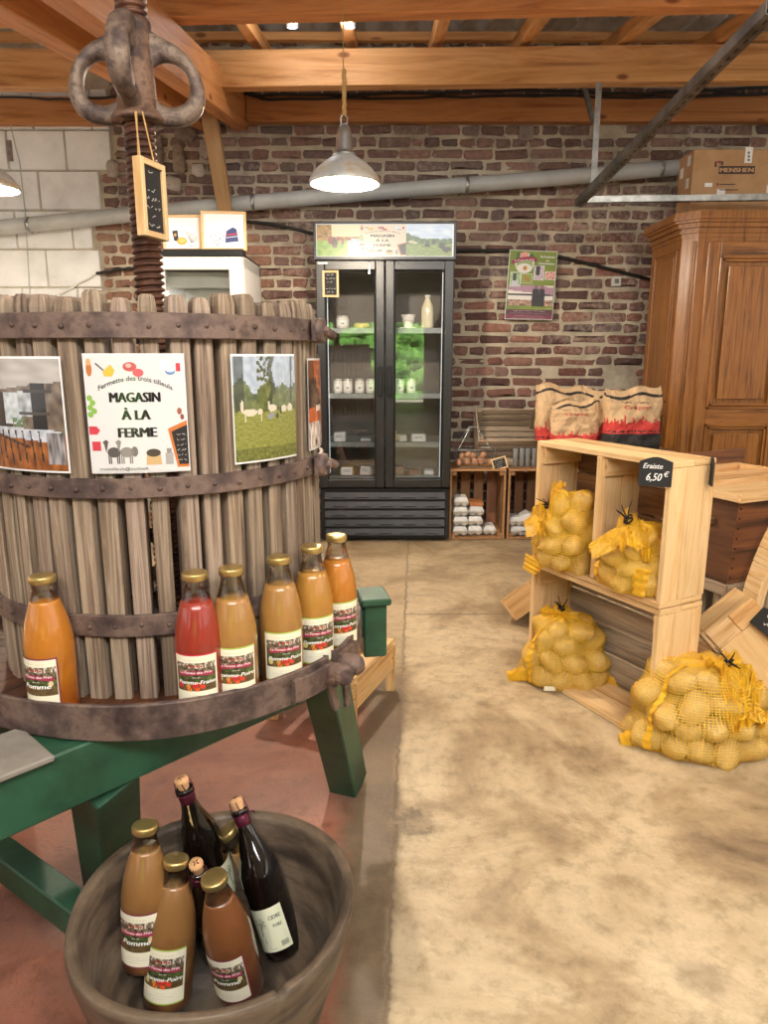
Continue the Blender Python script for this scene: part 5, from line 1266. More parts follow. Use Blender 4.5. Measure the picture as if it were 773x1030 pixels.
# cardboard box on top
M_card = mat('kraft_cardboard', ['a37c55', 'b58d64', 'bd976f'], scale=(4, 4, 4), rough=.8, bump=.1)
bx = thing('cardboard_box', 'brown cardboard box with a black printed name on top of the wardrobe', 'box', (2.17, 4.92, azt+.002)); b0 = at(699, 150, 4.72); bz1 = b0.z; BZb = azt+.002
m = MB(); bxm = b0.x; m.box((bxm+.30, 4.83, (BZb+bz1)/2), (.60, .22, bz1-BZb)); m.build('carton', M_card, bx, bevel=.004)
P = Print(lambda x, z, L: Vector((x, 4.719-.0006*L, z)))
def pxz(px, py): q = at(px, py, 4.72); return q.x, q.z
a = pxz(723, 175); b_ = pxz(760, 167); P.rect(a[0], a[1], b_[0], b_[1], '3a2a26', 1); P.text('MENSHEN', (a[0]+b_[0])/2, a[1]+.010, (b_[1]-a[1])*.55, 'b58d64', 2, w=(b_[0]-a[0])*.92, bold=.05)
for (u, v, c) in (((719, 168), (721.5, 162.5), '3a2a26'), ((725.5, 166), (728, 162.5), '3a2a26')): p, q = pxz(*u), pxz(*v); P.rect(p[0], p[1], q[0], q[1], c, 1)
p, q = pxz(721, 166), pxz(727, 162); P.poly([(p[0], q[1]), (q[0], q[1]), ((p[0]+q[0])/2, p[1]+.006)], '8a2a34', 1)
for (u, v, c) in (((749, 164), (758, 148), 'e6e2dc'), ((709, 188), (717, 184), 'f2f0ec'), ((721, 196), (730, 190), 'e4e0da'), ((724, 186), (740, 185), '4a332a'), ((724, 191.5), (743, 190.5), '4a332a'), ((721, 187), (723, 184), '8a2a34'), ((771, 194), (778, 186), 'e6e2dc')): p, q = pxz(*u), pxz(*v); P.rect(p[0], p[1], q[0], q[1], c, 1)
for k in range(3): p = pxz(753.5, 161-k*3.6); P.ell(p[0], p[1], .008, .008, '6a6a6a', 2, 8)
PS = Print(lambda y, z, L: Vector((bxm-.0006-.0006*L, y, z)))
for (y, z) in ((4.76, bz1-.05), (4.76, bz1-.18), (4.86, bz1-.10)):
    PS = Print(lambda y, z, L: Vector((bxm-.0006-.0006*L, y, z))); PS.rect(y, z-.03, y+.05, z+.03, 'e2ded8', 0); PS.m.build('sticker', PRINT, bx)
P.m.build('printing', PRINT, bx)
# ================================================================== WALL POSTER
pw = [at(513, 251, 5.438), at(561.5, 253, 5.438), at(555.5, 322, 5.438), at(507.5, 321, 5.438)]
po_ = thing('wall_poster', 'green and purple farm poster hung on the brick wall between fridge and wardrobe', 'poster', (pw[3]+pw[2])/2)
def pf(u, v, L): return lerp(lerp(pw[3], pw[2], u), lerp(pw[0], pw[1], u), v)+Vector((0, -.0015*L-.01*(1-v), 0))
P = Print(pf); P.rect(0, 0, 1, 1, 'eef0ea', 0); g0 = .012
def bgp(u, v): return mixc(sc3('8ba03c'), sc3('6a7c30'), .5+.5*nz(u, v, 3))
P.image(g0, .12, 1-g0, 1-g0*.7, 16, 24, bgp, 1)
P.rect(g0, .01, 1-g0, .145, '5a2c3e', 2); P.rect(g0, .01, 1-g0, .075, '7a3248', 3)
P.ell(.33, .82, .20, .15, 'dfe6d4', 2, 20); P.ell(.33, .80, .17, .13, '9db07a', 3, 20); P.ell(.33, .74, .16, .07, 'e6e6dc', 4, 16)
for (a, b_) in ((.18, .87), (.20, .93), (.46, .92), (.50, .88)): P.ell(a, b_, .05, .035, '3c6a38', 4, 10)
P.poly([(.22, .86), (.38, .88), (.40, .96), (.32, .975), (.22, .95)], 'e3a090', 5)
P.m.grid(10, 1, lambda u, v: pf(.06+.52*u, .79+.055*v+.05*math.sin(u*2.6)+.02*u, 6), col=sc3('9a2848'), sm=False)
P.text('La Ferme des Prés', .32, .845, .028, 'f2dfe2', 7, w=.40, bold=.02, rot=.05)
P.poly([(.30, .72), (.36, .71), (.39, .74), (.36, .78), (.30, .76)], 'c9823a', 7)
P.text('Du Producteur', .80, .90, .032, 'f6f6f0', 3, w=.30, shear=.2, bold=.02); P.text('au', .80, .85, .028, 'f6f6f0', 3, w=.06, shear=.2, bold=.02); P.text('Consommateur', .78, .805, .032, 'f6f6f0', 3, w=.34, shear=.2, bold=.02)
def photo(x0, y0, x1, y1, f, L=4): P.rect(x0-.008, y0-.005, x1+.008, y1+.005, 'f4f4f0', L); P.image(x0, y0, x1, y1, 12, 12, f, L+1)
photo(.06, .48, .26, .68, lambda u, v: sc3('3a3c42') if abs(u-.45) < .17 and .4 < v < .9 else (sc3('c6c8d2') if v < .45 and abs(u-.5) < .3 else mixc(sc3('7f9a68'), sc3('bcd0a8'), .5+nz(u, v, 6))))
photo(.28, .53, .50, .66, lambda u, v: sc3('b07838') if (u-.6)**2+(v-.4)**2 < .05 or abs(u-.3) < .08 and v > .4 else sc3('88a044'))
photo(.54, .58, .74, .78, lambda u, v: sc3('33343c') if abs(u-.35) < .2 and v > .3 else mixc(sc3('b59ab0'), sc3('dcd4da'), .5+nz(u, v, 7)), 6)
photo(.78, .59, .97, .70, lambda u, v: mixc(sc3('c65848'), sc3('e8cfc8'), .5+1.6*nz(u*2, v, 6)), 6)
P.image(.03, .20, .97, .50, 36, 24, lambda u, v: (sc3('b08aa0') if v > .55+.2*(1-u) and v < 1-.3*u+.2 else (sc3('3c3a3c') if .52 < v < .60 else (sc3('e6e0da') if v > .3 else mixc(sc3('caa090'), sc3('7a6a58'), .5+1.3*nz(u*2, v, 9))))), 3)
for (x, w) in ((.60, .07), (.73, .06)):
    P.poly([(x-w, .20), (x+w, .20), (x+w, .36), (x+w*.8, .45), (x-w*.8, .45), (x-w, .36)], '2e2c34', 8); P.ell(x, .48, .035, .03, '8a7068', 9, 10)
P.scribble(.78, .155, .38, .018, 'e8ecd8', 4, 1)
for k, (yy, ww, hh) in enumerate(((.115, .66, .020), (.085, .8, .013), (.045, .6, .013), (.020, .7, .012))): P.scribble(.5, yy, ww, hh, 'efdfe4', 4, k+3)
P.m.build('sheet', PRINT, po_)
# ================================================================== SMALL CRATES AND EGGS AT THE BACK
def rot2(M, v): return M @ Vector(v)
def open_crate(name, label, x0, x1, y0, y1, z0, z1, mats, slats=3, col=(1, 1, 1), group=None):
    t = thing(name, label, 'crate', ((x0+x1)/2, (y0+y1)/2, z0), group=group); th = .014; r = random.Random(int(x0*100))
    m = MB(); m.box(((x0+x1)/2, (y0+y1)/2, z1-th/2), (x1-x0, y1-y0, th), col=tuple(c*1.15 for c in col)); m.box(((x0+x1)/2, (y0+y1)/2, z0+th/2+.004), (x1-x0, y1-y0, th), col=col)
    m.build('plank_panel', mats, t, bevel=.002)
    for x in (x0+th/2, x1-th/2):
        m = MB(); m.box((x, (y0+y1)/2, (z0+z1)/2), (th, y1-y0, z1-z0-2*th), col=col); m.build('end_panel', mats, t, bevel=.002)
    for i in range(slats):
        m = MB(); w = (x1-x0)/slats; xc = x0+w*(i+.5); m.box((xc, y1-.008, (z0+z1)/2), (w*.72, .012, z1-z0-.02), col=tuple(c*r.uniform(.7, .9) for c in col)); m.build('back_slat', mats, t, bevel=.002)
    for x in (x0+.03, x1-.03):
        for z in (z0+.03, z1-.03): m = MB(); m.box((x, (y0+y1)/2, z), (.03, y1-y0-.01, .03), col=tuple(c*1.1 for c in col)); m.build('corner_cleat', mats, t, bevel=.003)
    return t
a, b_ = at(453, 472, 4.9), at(510, 472, 4.9); CZ = a.z
open_crate('wooden_crate', 'upright open wooden crate with egg boxes right beside the black fridge', a.x+.002, b_.x, 4.9, 5.25, 0, CZ, M_brownw, 4, (1.1, 1.05, 1))
a2, b2 = at(512.5, 472, 4.9), at(566, 472, 4.9)
open_crate('wooden_crate', 'upright open wooden crate with egg boxes behind the upper left potato sack', a2.x, b2.x, 4.9, 5.25, 0, CZ, M_brownw, 4, (1.1, 1.05, 1))
M_eggbox = mat('grey_pulp', ['b3aca2', 'cfc9c0', 'dad5cc'], scale=(30, 30, 30), rough=.9, bump=.4); M_eggboxl = mat('pale_pulp_lid', ['cfd0d0', 'e4e4e2'], scale=(30, 30, 30), rough=.9, bump=.3)
def eggbox(px, z, label, y=5.0, rz=0, tilt=0, w=.105):
    p = at(px, 520, y-.07); M = TR((p.x, y, z), rz, 0, tilt); d = .15; t = thing('egg_box', label, 'box', M=M, group='egg boxes in the crates'); m = MB()
    def base(u, v):
        x = (u-.5)*w; y_ = (v-.5)*d; e = min(u, 1-u, v, 1-v)
        return x, y_, e
    # bumpy tray
    m.grid(18, 24, lambda u, v: M @ Vector(((u-.5)*w, (v-.5)*d, .004+.022*(1-abs(math.sin(u*2*PI))*abs(math.sin(v*3*PI))) if 0 < u < 1 and 0 < v < 1 else .036)), flip=True)
    for s_ in (-1, 1):
        m.grid(16, 5, lambda u, v: M @ Vector(((u-.5)*w*.98, s_*(d/2-.008*(1-v)*(1)-.006*abs(math.cos(u*2*PI))*(1-v)), .004+.032*v+.010*(1-v)*abs(math.cos(u*2*PI)))), flip=s_ > 0)
        m.grid(16, 5, lambda u, v: M @ Vector((s_*(w/2-.008*(1-v)-.006*abs(math.cos(u*3*PI))*(1-v)), (u-.5)*d*.98, .004+.032*v+.010*(1-v)*abs(math.cos(u*3*PI)))), flip=s_ < 0)
    m.box((0, 0, .037), (w+.008, d+.008, .004)) if False else m.hexa([M @ Vector(((1 if k & 1 else -1)*(w/2+.003), (1 if k & 2 else -1)*(d/2+.003), .035+(.004 if k & 4 else 0))) for k in range(8)])
    m.build('tray', M_eggbox, t)
    m = MB(); m.hexa([M @ Vector(((1 if k & 1 else -1)*(w/2-(.012 if k & 4 else 0)), (1 if k & 2 else -1)*(d/2-(.012 if k & 4 else 0)), .039+(.031 if k & 4 else 0))) for k in range(8)]); m.build('lid', M_eggboxl, t, bevel=.005, seg=2)
    return t
zt0 = .020; hb_ = .0705
for k, lb in enumerate(('bottom', 'second from the bottom', 'second from the top', 'topmost')): eggbox(463.5+(.4 if k % 2 else 0), zt0+hb_*k, 'egg box in the left column of the crate beside the fridge, '+lb)
for k, lb in enumerate(('bottom', 'middle', 'top')): eggbox(478.5+(1 if k == 2 else 0), zt0+hb_*k, 'egg box in the middle column of the crate beside the fridge, '+lb, y=5.01)
eggbox(493.5, zt0, 'single egg box at the right of the crate beside the fridge', y=5.02, w=.09)
one('egg_carton', 'orange brown carton lying on top of the middle egg box column', 'box', mat('orange_carton', ['a5683c', 'c07f4e'], bump=.1), lambda m: m.box((at(479, 500, 5.0).x, 5.03, zt0+hb_*3+.014), (.10, .16, .026)))
eggbox(521.5, zt0, 'bottom left egg box in the crate behind the upper sack'); eggbox(519.5, zt0+hb_, 'upper egg box at the left of the crate behind the upper sack'); eggbox(533.5, zt0, 'bottom right egg box in the crate behind the upper sack')
p = at(533, 520, 4.95); eggbox(532.5, zt0+hb_+.02, 'egg box leaning at a slant in the crate behind the upper sack', tilt=-.5)
# wire basket of eggs
bz = CZ+.002; e0 = at(457, 470, 4.98); e1 = at(499, 470, 4.98); bcx = (e0.x+e1.x)/2; bw = e1.x-e0.x; by = 5.04; bd = .20; bh = .125
wb = thing('wire_basket', 'chrome wire basket with raised handles holding brown eggs', 'basket', (bcx, by, bz)); m = MB()
def bpt(u, f, z): # rounded rectangle ring
    a = 2*PI*u; c, s_ = math.cos(a), math.sin(a); k = (abs(c)**4+abs(s_)**4)**-.25; return Vector((bcx+c*k*bw/2*f, by+s_*k*bd/2*f, bz+z))
for z, f in ((.004, .86), (.035, .90), (.065, .94), (.095, .97), (bh, 1.0)): m.tube([bpt(i/40, f, z) for i in range(40)], .0022 if z == bh else .0013, 5, closed=True)
for i in range(30): m.tube([bpt(i/30, .86, .004), bpt(i/30, 1.0, bh)], .0012, 4)
for i in range(8): x = bcx+(i-3.5)/8*bw*.8; m.tube([(x, by-bd*.42, bz+.004), (x, by+bd*.42, bz+.004)], .0012, 4)
m.build('wire_body', M_galv, wb)
m = MB()
for s_ in (-1, 1):
    m.tube([(bcx-bw*.42, by+s_*bd*.45, bz+bh), (bcx-bw*.06-.02, by+s_*.03, bz+bh+.15), (bcx-bw*.06+.03, by+s_*.03, bz+bh+.15), (bcx+bw*.36, by+s_*bd*.45, bz+bh)], .003, 6)
m.tube([(bcx+.04, by-.05, bz+bh+.012), (bcx+.10, by-.06, bz+bh+.010)], .006, 8); m.build('handle', M_galv, wb)
r = random.Random(4); em = MB()
em.lathe([(.022*math.sin(t)*(1-.13*math.cos(t)), .0285*(1-math.cos(t))) for t in [PI*i/10 for i in range(11)]], 16); M_egg = mat('brown_eggshell', ['b57d55', 'cf9c74'], scale=(20, 20, 20), rough=.45, bump=.1)
egg0 = em.build('egg', M_egg, local=True); first = True
EL = ['leftmost at the front', 'second at the front', 'third at the front', 'fourth at the front', 'rightmost at the front']
for k in range(14):
    col_ = k % 5; row = k//5; x = bcx+(col_-2+(.5 if row == 1 else 0))*.050; yy = by-.055+.055*(row if row < 2 else .5); zz = bz+.008+(.038 if row == 2 else 0)+(.006 if k % 2 else 0)
    if x > bcx+bw*.42: continue
    M = TR((x, yy, zz), r.uniform(0, 6), r.uniform(-.5, .5), 0)
    lb = 'brown egg in the wire basket, '+(EL[col_] if row == 0 else ('back row, place %s' % ['one', 'two', 'three', 'four', 'five'][col_] if row == 1 else 'upper layer, %s' % ['left', 'left of centre', 'centre', 'right', 'far right'][col_]))
    if first: egg0.matrix_world = M; tag(egg0, lb, 'egg', 'brown eggs in the wire basket'); first = False
    else: c = egg0.copy(); COL.objects.link(c); c.matrix_world = M; c['label'] = lb
one('straw_bedding', 'straw bedding under the eggs in the wire basket', 'straw', M_string, lambda m: [m.tube([(bcx+r.uniform(-.4, .4)*bw, by+r.uniform(-.4, .4)*bd, bz+r.uniform(.006, .014)), (bcx+r.uniform(-.4, .4)*bw, by+r.uniform(-.4, .4)*bd, bz+r.uniform(.006, .016))], .0012, 4) for _ in range(90)], bevel=0, kind='stuff')
sp_ = at(504.5, 472, 4.93); sM2 = Matrix.Translation((sp_.x, 4.93, sp_.z)) @ Matrix.Rotation(-.28, 4, 'Y') @ Matrix.Rotation(-.3, 4, 'X')
framed_slate('price_slate', 'small tilted wood framed slate leaning on the wire basket', sM2, .105, .085, [.9, .8, 1, .6], fr=.010, th=.01)
# clear plastic tubs stacked on the second crate
for i, px in enumerate((519, 525.5, 531.5, 538)):
    p = at(px, 470, 5.0); t = thing('clear_tub', 'clear plastic tub column on the second crate, %s' % ('leftmost', 'second from left', 'third from left', 'rightmost')[i], 'tub', (p.x, 5.02, CZ), group='clear plastic tubs on the crate')
    m = MB(TR((p.x, 5.02, CZ))); m.lathe([(0, .002), (.017, .002), (.0205, .13), (.0225, .132), (.0215, .133), (.019, .128), (.016, .02), (0, .02)], 20); m.build('tub', plain('milky_plastic', 'b9c2c6', rough=.25, coat=.5) if i == 0 else bpy.data.materials['milky_plastic'], t)
# tilted grey slatted crate
g1, g2 = at(479, 430, 5.08), at(545, 430, 5.08); gw = g2.x-g1.x; gx = (g1.x+g2.x)/2
GM = Matrix.Translation((gx, 5.10, CZ+.055)) @ Matrix.Rotation(.80, 4, 'X')
gc = thing('slatted_crate', 'empty grey slatted crate tilted towards the viewer against the brick wall', 'crate', M=GM); D_ = .28; Hc = .21; r = random.Random(9)
def slat(c, d, col=None): m.box(c, d, col=(col or (lambda g: (g, g, g))(r.uniform(.85, 1.15))))
def gslat(nm, c, d):
    g = r.uniform(.85, 1.15); m = MB(GM); m.box(c, d, col=(g, g, g)); m.build(nm, M_grey, gc, bevel=.0015)
for k in range(3):
    z = .030+.070*k; gslat('long_slat', (0, 0, z), (gw, .010, .058)); gslat('long_slat', (0, D_, z), (gw-.02, .010, .058))
    for s_ in (-1, 1): gslat('end_slat', (s_*(gw/2-.008), D_/2, z), (.012, D_, .058))
for k in range(5): gslat('base_slat', (0, .03+D_/5.2*k+.01, .004), (gw-.02, .045, .008))
for s_ in (-1, 1):
    for y in (.02, D_-.02): gslat('corner_post', (s_*(gw/2-.03), y, Hc/2), (.03, .025, Hc))
one('support_plank', 'grey plank lying under the tilted slatted crate', 'plank', M_grey, lambda m: m.box((gx, 5.13, CZ+.028), (gw*1.0, .20, .05)))
# ================================================================== PALLET CRATE SHELF
S0 = Vector((.594, 2.765, 0)); EX = Vector((.4664, -.8846, 0)); EY = Vector((.8846, .4664, 0)); SL_, SD, SHt, SMid = .643, .205, .955, .470
SMt = Matrix(((EX.x, EY.x, 0, S0.x), (EX.y, EY.y, 0, S0.y), (0, 0, 1, 0), (0, 0, 0, 1)))
def frontplane(px, py):
    d = ray(px, py); nrm = EY; t = (S0-Vector((0, 0, H))).dot(nrm)/d.dot(nrm); P_ = Vector((0, 0, H))+d*t; return (P_-S0).dot(EX), P_.z
ud = frontplane(601, 500)[0]
def crate_box(label, z0, z1, divider, backmat, backcols, protrude=0, nback=3, group=None):
    t = thing('pallet_crate', label, 'crate', M=SMt @ Matrix.Translation((SL_/2, SD/2, z0))); M = SMt; r = random.Random(int(z0*100)+5); th = .020
    g = lambda: (lambda q: (q, q*.985, q*.96))(r.uniform(.9, 1.08))
    m = MB(M); hw = SD/2
    for k in range(2): m.box((SL_/2, hw*(k+.5), z1-th/2), (SL_, hw-.002, th), col=g())
    m.build('top_boards', M_crate, t, bevel=.002)
    m = MB(M)
    for k in range(2): m.box((SL_/2-.0, hw*(k+.5)-protrude, z0+th/2+.001), (SL_-2*0, hw-.002, th), col=g())
    m.build('bottom_boards', M_crate, t, bevel=.002)
    for x in (th/2, SL_-th/2):
        m = MB(M); ws = (.075, .08, SD-.155) if x > .3 else (.10, SD-.10); y = 0
        for w in ws: m.box((x, y+w/2, (z0+z1)/2), (th, w-.0012, z1-z0-2*th-.002), col=g()); y += w
        s_ = 1 if x < .3 else -1
        m.box((x+s_*(th*.5+.008), SD/2+.004, z1-th-.036), (.016, SD-.02, .066), col=g()); m.box((x+s_*(th*.5+.008), SD/2+.004, z0+th+.026), (.016, SD-.02, .045), col=g())
        m.build('end_panel', M_crate, t, bevel=.0015)
    if divider:
        m = MB(M); x = ud
        m.box((x, .012, (z0+z1)/2), (.024, .024, z1-z0-2*th-.002), col=(1.08, 1.05, 1)); y = .024
        for w in (.085, .09): m.box((x, y+w/2, (z0+z1)/2), (.018, w-.001, z1-z0-2*th-.002), col=g()); y += w
        m.box((x+.017, SD/2, z1-th-.036), (.014, SD-.03, .066), col=g()); m.box((x+.017, .03, z0+th+.022), (.018, .05, .040), col=(1.1, 1.05, 1))
        m.build('divider', M_crate, t, bevel=.0015)
    m = MB(M); n = nback; hh = (z1-z0-2*th)/n
    for k in range(n):
        c = backcols[k % len(backcols)]; m.box((SL_/2, SD-.006+.004*(k % 2), z0+th+hh*(k+.5)), (SL_-2*th-.002, .012, hh-.009), col=c)
    m.build('back_boards', backmat, t, bevel=.002)
    if divider:
        u_, z_ = frontplane(668, 494); m = MB(M)
        m.lathe([(0, .0), (.018, 0), (.023, .002), (.025, .0)], 20, M @ Matrix.Translation((u_-.10, SD-.0135, z_-.03)) @ Matrix.Rotation(PI/2, 4, 'X')); m.build('knot_hole', plain('dark_hole', '1a100a', rough=.9), t)
    return t
crate_box('lower pallet wood crate on the floor with grey back planks, carrying the upper one', 0, SMid, False, M_grey, [(1, 1, 1), (.85, .85, .85), (1.05, 1.05, 1.05), (.92, .92, .92)], .015, 4)
crate_box('upper pallet wood crate with a divider, two potato sacks inside and a price slate', SMid+.003, SHt, True, M_brownw, [(.95, .9, .85), (.7, .66, .62), (.85, .8, .75), (.6, .57, .53)], .005, 4)
# slates on the shelf
def ogee_slate(name, label, M, w, h, texts, tag_=None):
    t = thing(name, label, 'price sign', M=M); m = MB(M); pts = [(-w/2, 0), (w/2, 0), (w/2, h*.84)]
    for k in range(1, 8): u = k/8; pts.append((w/2-w*u, h*(.86+.14*math.sin(PI*u)**1.5)))
    pts.append((-w/2, h*.84)); n = len(pts)
    m.add([(x, -.003, z) for x, z in pts]+[(x, .003, z) for x, z in pts], [tuple(range(n)), tuple(range(2*n-1, n-1, -1))]+[(i, n+i, n+(i+1) % n, (i+1) % n) for i in range(n)]); m.build('slate', M_slate, t)
    P = Print(lambda x, z, L: M @ Vector((x, -.0034-.0003*L, z)))
    for (s_, x, z, hh, ww) in texts:
        if s_ is None: P.scribble(x, z, ww, hh, 'e4e2dc', 1, 3)
        else: P.text(s_, x, z, hh, 'f4f2ee', 1, w=ww, shear=.25, bold=.015)
    P.m.build('chalk_writing', CHALK, t); return t
q = SMt @ Vector((SL_-.032, -.035, SHt-.078)); 
ogee_slate('price_sign', 'black slate price sign reading 6,50 € on the top right corner of the shelf', Matrix.Translation(q) @ Rz(math.radians(-22)) @ Matrix.Rotation(-.04, 4, 'X'), .098, .092, [('Eraiste', -.010, .056, .016, .056), ('6,50', -.006, .018, .024, .044), ('€', .030, .032, .016, .013)])
q = SMt @ Vector((SL_+.006, SD-.03, SHt-.085))
ogee_slate('price_sign', 'black slate sign seen edge on at the back corner of the shelf', Matrix.Translation(q) @ Rz(math.radians(75)), .07, .09, [])
# small tilted crate corner peeping out behind the left of the shelf
kM = Matrix.Translation(atz(519, 625, .02)) @ Rz(math.radians(-30)) @ Matrix.Rotation(-.75, 4, 'Y')
kc = thing('small_crate', 'small tilted pale crate corner peeping out left behind the shelf', 'crate', M=kM); m = MB(kM)
for (c, d) in (((.09, .10, .006), (.18, .20, .012)), ((.006, .10, .06), (.012, .20, .12)), ((.174, .10, .06), (.012, .20, .12)), ((.09, .006, .06), (.16, .012, .12))): m.box(c, d, col=(1, .95, .9))
m.build('panel', M_crate, kc, bevel=.002)
# ================================================================== NET SACKS OF POTATOES
M_pot = mat('potato_skin', ['a98a50', 'cdb077', 'd9bf88', 'b89860'], scale=(14, 14, 14), rough=.6, bump=.35, bumpdist=.002, fine=120)
M_net = mat('yellow_net_yarn', ['e0a818', 'f2c532'], scale=(60, 60, 60), rough=.55, bump=0, usecol=True)
M_tie = plain('black_twine', '1a1715', rough=.7)
pot_me = []
for k in range(5):
    bm = bmesh.new(); bmesh.ops.create_icosphere(bm, subdivisions=3, radius=1)
    for v in bm.verts:
        n = noise.noise(v.co*1.3+Vector((k*5, 0, 0)))*.16+noise.noise(v.co*3.1+Vector((0, k*3, 0)))*.05; v.co = v.co*(1+n)
    me = bpy.data.meshes.new('potato'); bm.to_mesh(me); bm.free(); me.materials.append(M_pot)
    ca = me.color_attributes.new('Col', 'FLOAT_COLOR', 'CORNER'); ca.data.foreach_set('color', [1.0]*len(ca.data)*4)
    for p in me.polygons: p.use_smooth = True
    pot_me.append(me)
def sack(label, short, base, rx, ry, h, n, pr, seed, rz, tie, ears, ruffle=.05, floor_fn=None, clampf=None):
    """base: point on the ground under the middle; rx, ry half widths, h height of the filled part"""
    M0 = TR(base, rz); rg = np.random.RandomState(seed)
    P = np.stack([rg.uniform(-1, 1, n)*rx*.7, rg.uniform(-1, 1, n)*ry*.7, rg.uniform(.1, .9, n)*h], 1)
    R_ = pr*rg.uniform(.86, 1.12, n)
    for it in range(500):
        d = P[:, None]-P[None]; L = np.sqrt((d**2).sum(-1))+1e-6; rr = (R_[:, None]+R_[None])*.93; ov = np.clip(rr-L, 0, None); np.fill_diagonal(ov, 0)
        P += (d/L[..., None]*ov[..., None]*.45).sum(1)*.8
        P[:, 2] -= .0012*(1-it/500)
        # stay in the bag: a sack wider at the bottom than at the top
        f = np.clip(P[:, 2]/h, 0, 1); w = np.sqrt(np.clip(1-(np.clip(f-.30, 0, 1)/.80)**2, .05, 1)); ax = np.maximum(rx*w-R_*.9, .01); ay = np.maximum(ry*w-R_*.9, .01)
        q = np.sqrt((P[:, 0]/ax)**2+(P[:, 1]/ay)**2); o = q > 1; P[o, 0] /= q[o]; P[o, 1] /= q[o]
        P[:, 2] = np.maximum(P[:, 2], R_*.80); P[:, 2] = np.minimum(P[:, 2], h-R_*.8)
    bag = thing('potato_sack', label, 'sack', M=M0)
    T = []; F = []; words = ['bottom', 'lower middle', 'upper middle', 'top']
    order = np.argsort(P[:, 2])
    rs = random.Random(seed)
    for i in range(n):
        el = (rs.uniform(1.12, 1.38), rs.uniform(.88, 1.0), rs.uniform(.80, .92)); R3 = Matrix.Rotation(rs.uniform(0, 6.28), 4, 'Z') @ Matrix.Rotation(rs.uniform(-.7, .7), 4, 'Y')
        M = M0 @ Matrix.Translation(Vector(P[i])) @ R3 @ Matrix.Diagonal((el[0]*R_[i], el[1]*R_[i], el[2]*R_[i], 1))
        o = bpy.data.objects.new('potato', pot_me[(i+seed) % 5]); COL.objects.link(o); o.matrix_world = M
        tag(o, 'knobbly yellow potato packed inside the '+short, 'potato', 'potatoes in the '+short)
        k = len(T); T += [M0.inverted() @ M @ v.co for v in o.data.vertices]; F += [tuple(k+j for j in p.vertices) for p in o.data.polygons]
    bvh = BVHTree.FromPolygons(T, F)
    NT, NPH = 112, 62; C = Vector((0, 0, h*.42)); Rm = np.zeros((NPH+1, NT)); D = {}
    hit = np.zeros((NPH+1, NT), bool)
    for j in range(NPH+1):
        ph = PI*(j/NPH)
        for i in range(NT):
            th = 2*PI*i/NT; d = Vector((math.sin(ph)*math.cos(th)*rx, math.sin(ph)*math.sin(th)*ry, -math.cos(ph)*h*.55)); d.normalize(); D[j, i] = d
            hp = bvh.ray_cast(C+d*1.0, -d, 1.0)
            if hp[0] is not None: Rm[j, i] = (hp[0]-C).length+.0035; hit[j, i] = True
            else: Rm[j, i] = .5*min(rx, h)
    R = Rm.copy()
    for it in range(26):
        A = (np.roll(R, 1, 1)+np.roll(R, -1, 1)); B = R.copy(); B[1:-1] = (A[1:-1]+R[:-2]+R[2:])/4; B[0] = B[0].mean(); B[-1] = B[-1].mean(); R = np.maximum(Rm*hit, B)
    rgn = random.Random(seed)
    def pt(i, j, off=0.0):
        i %= NT; d = D[j, i]; p = C+d*(R[j, i]+off); p = Vector((p.x, p.y, max(p.z, .002))); 
        return p
    def W(p): return M0 @ p
    m = MB()
    w = .00115
    top_hit = bvh.ray_cast(Vector((tie[0][0], tie[0][1], h+.3)), Vector((0, 0, -1)), 1.0)
    tl = Vector(tie[0]); tl.z = (top_hit[0].z if top_hit[0] is not None else tl.z)+.020
    pt0 = pt
    def pt(i, j, off=0.0):
        p = pt0(i, j, off); f = max(0.0, min(1.0, (j/NPH-.80)/.20)); f = f**1.3
        if f > 0:
            a = 2*PI*(i % NT)/NT; q = tl+Vector((math.cos(a)*.012, math.sin(a)*.012, 0)); p2 = lerp(p, q, f)
            zz = bvh.ray_cast(Vector((p2.x, p2.y, h+.3)), Vector((0, 0, -1)), 1.0)
            if zz[0] is not None and zz[0].z+.004 > p2.z: p2.z = zz[0].z+.004+off
            p2.z += .004*math.sin(a*11)*f*(1-f)*4
            p = p2
        return p
    # knitted yarns: wavy chains up the bag and finer cross threads
    for i in range(0, NT, 1):
        pts = []
        for j in range(1, NPH): pts.append(pt(i, j, .0012)+Vector((0, 0, 0)))
        vs = []
        for j, p in enumerate(pts):
            q = pt(i+1, j+1, .0012)-p; side = q.normalized()*w if q.length > 1e-6 else Vector((w, 0, 0)); zig = q*(.32 if j % 2 else 0); vs += [W(p+zig-side), W(p+zig+side)]
        g = rgn.uniform(.9, 1.1); m.add(vs, [(2*j, 2*j+1, 2*j+3, 2*j+2) for j in range(len(pts)-1)], (g, g*.97, g))
    for j in range(1, NPH):
        vs = []; per = 0
        for i in range(NT+1):
            p = pt(i, j, .0008); q = (pt(i, min(j+1, NPH-1), .0008)-p); u = q.normalized()*w*.8 if q.length > 1e-6 else Vector((0, 0, w)); vs += [W(p-u), W(p+u)]
        m.add(vs, [(2*i, 2*i+1, 2*i+3, 2*i+2) for i in range(NT)], (1.12, 1.15, 1.5))
    m.build('net', M_net, bag)
    # bunched neck of the net beyond the tie
    ax = Vector(tie[1]).normalized(); side = ax.orthogonal().normalized(); up2 = ax.cross(side)
    m = MB(); rl = ruffle; sd = [rgn.uniform(0, 6) for _ in range(6)]; hd = math.atan2(tie[1][1], tie[1][0])
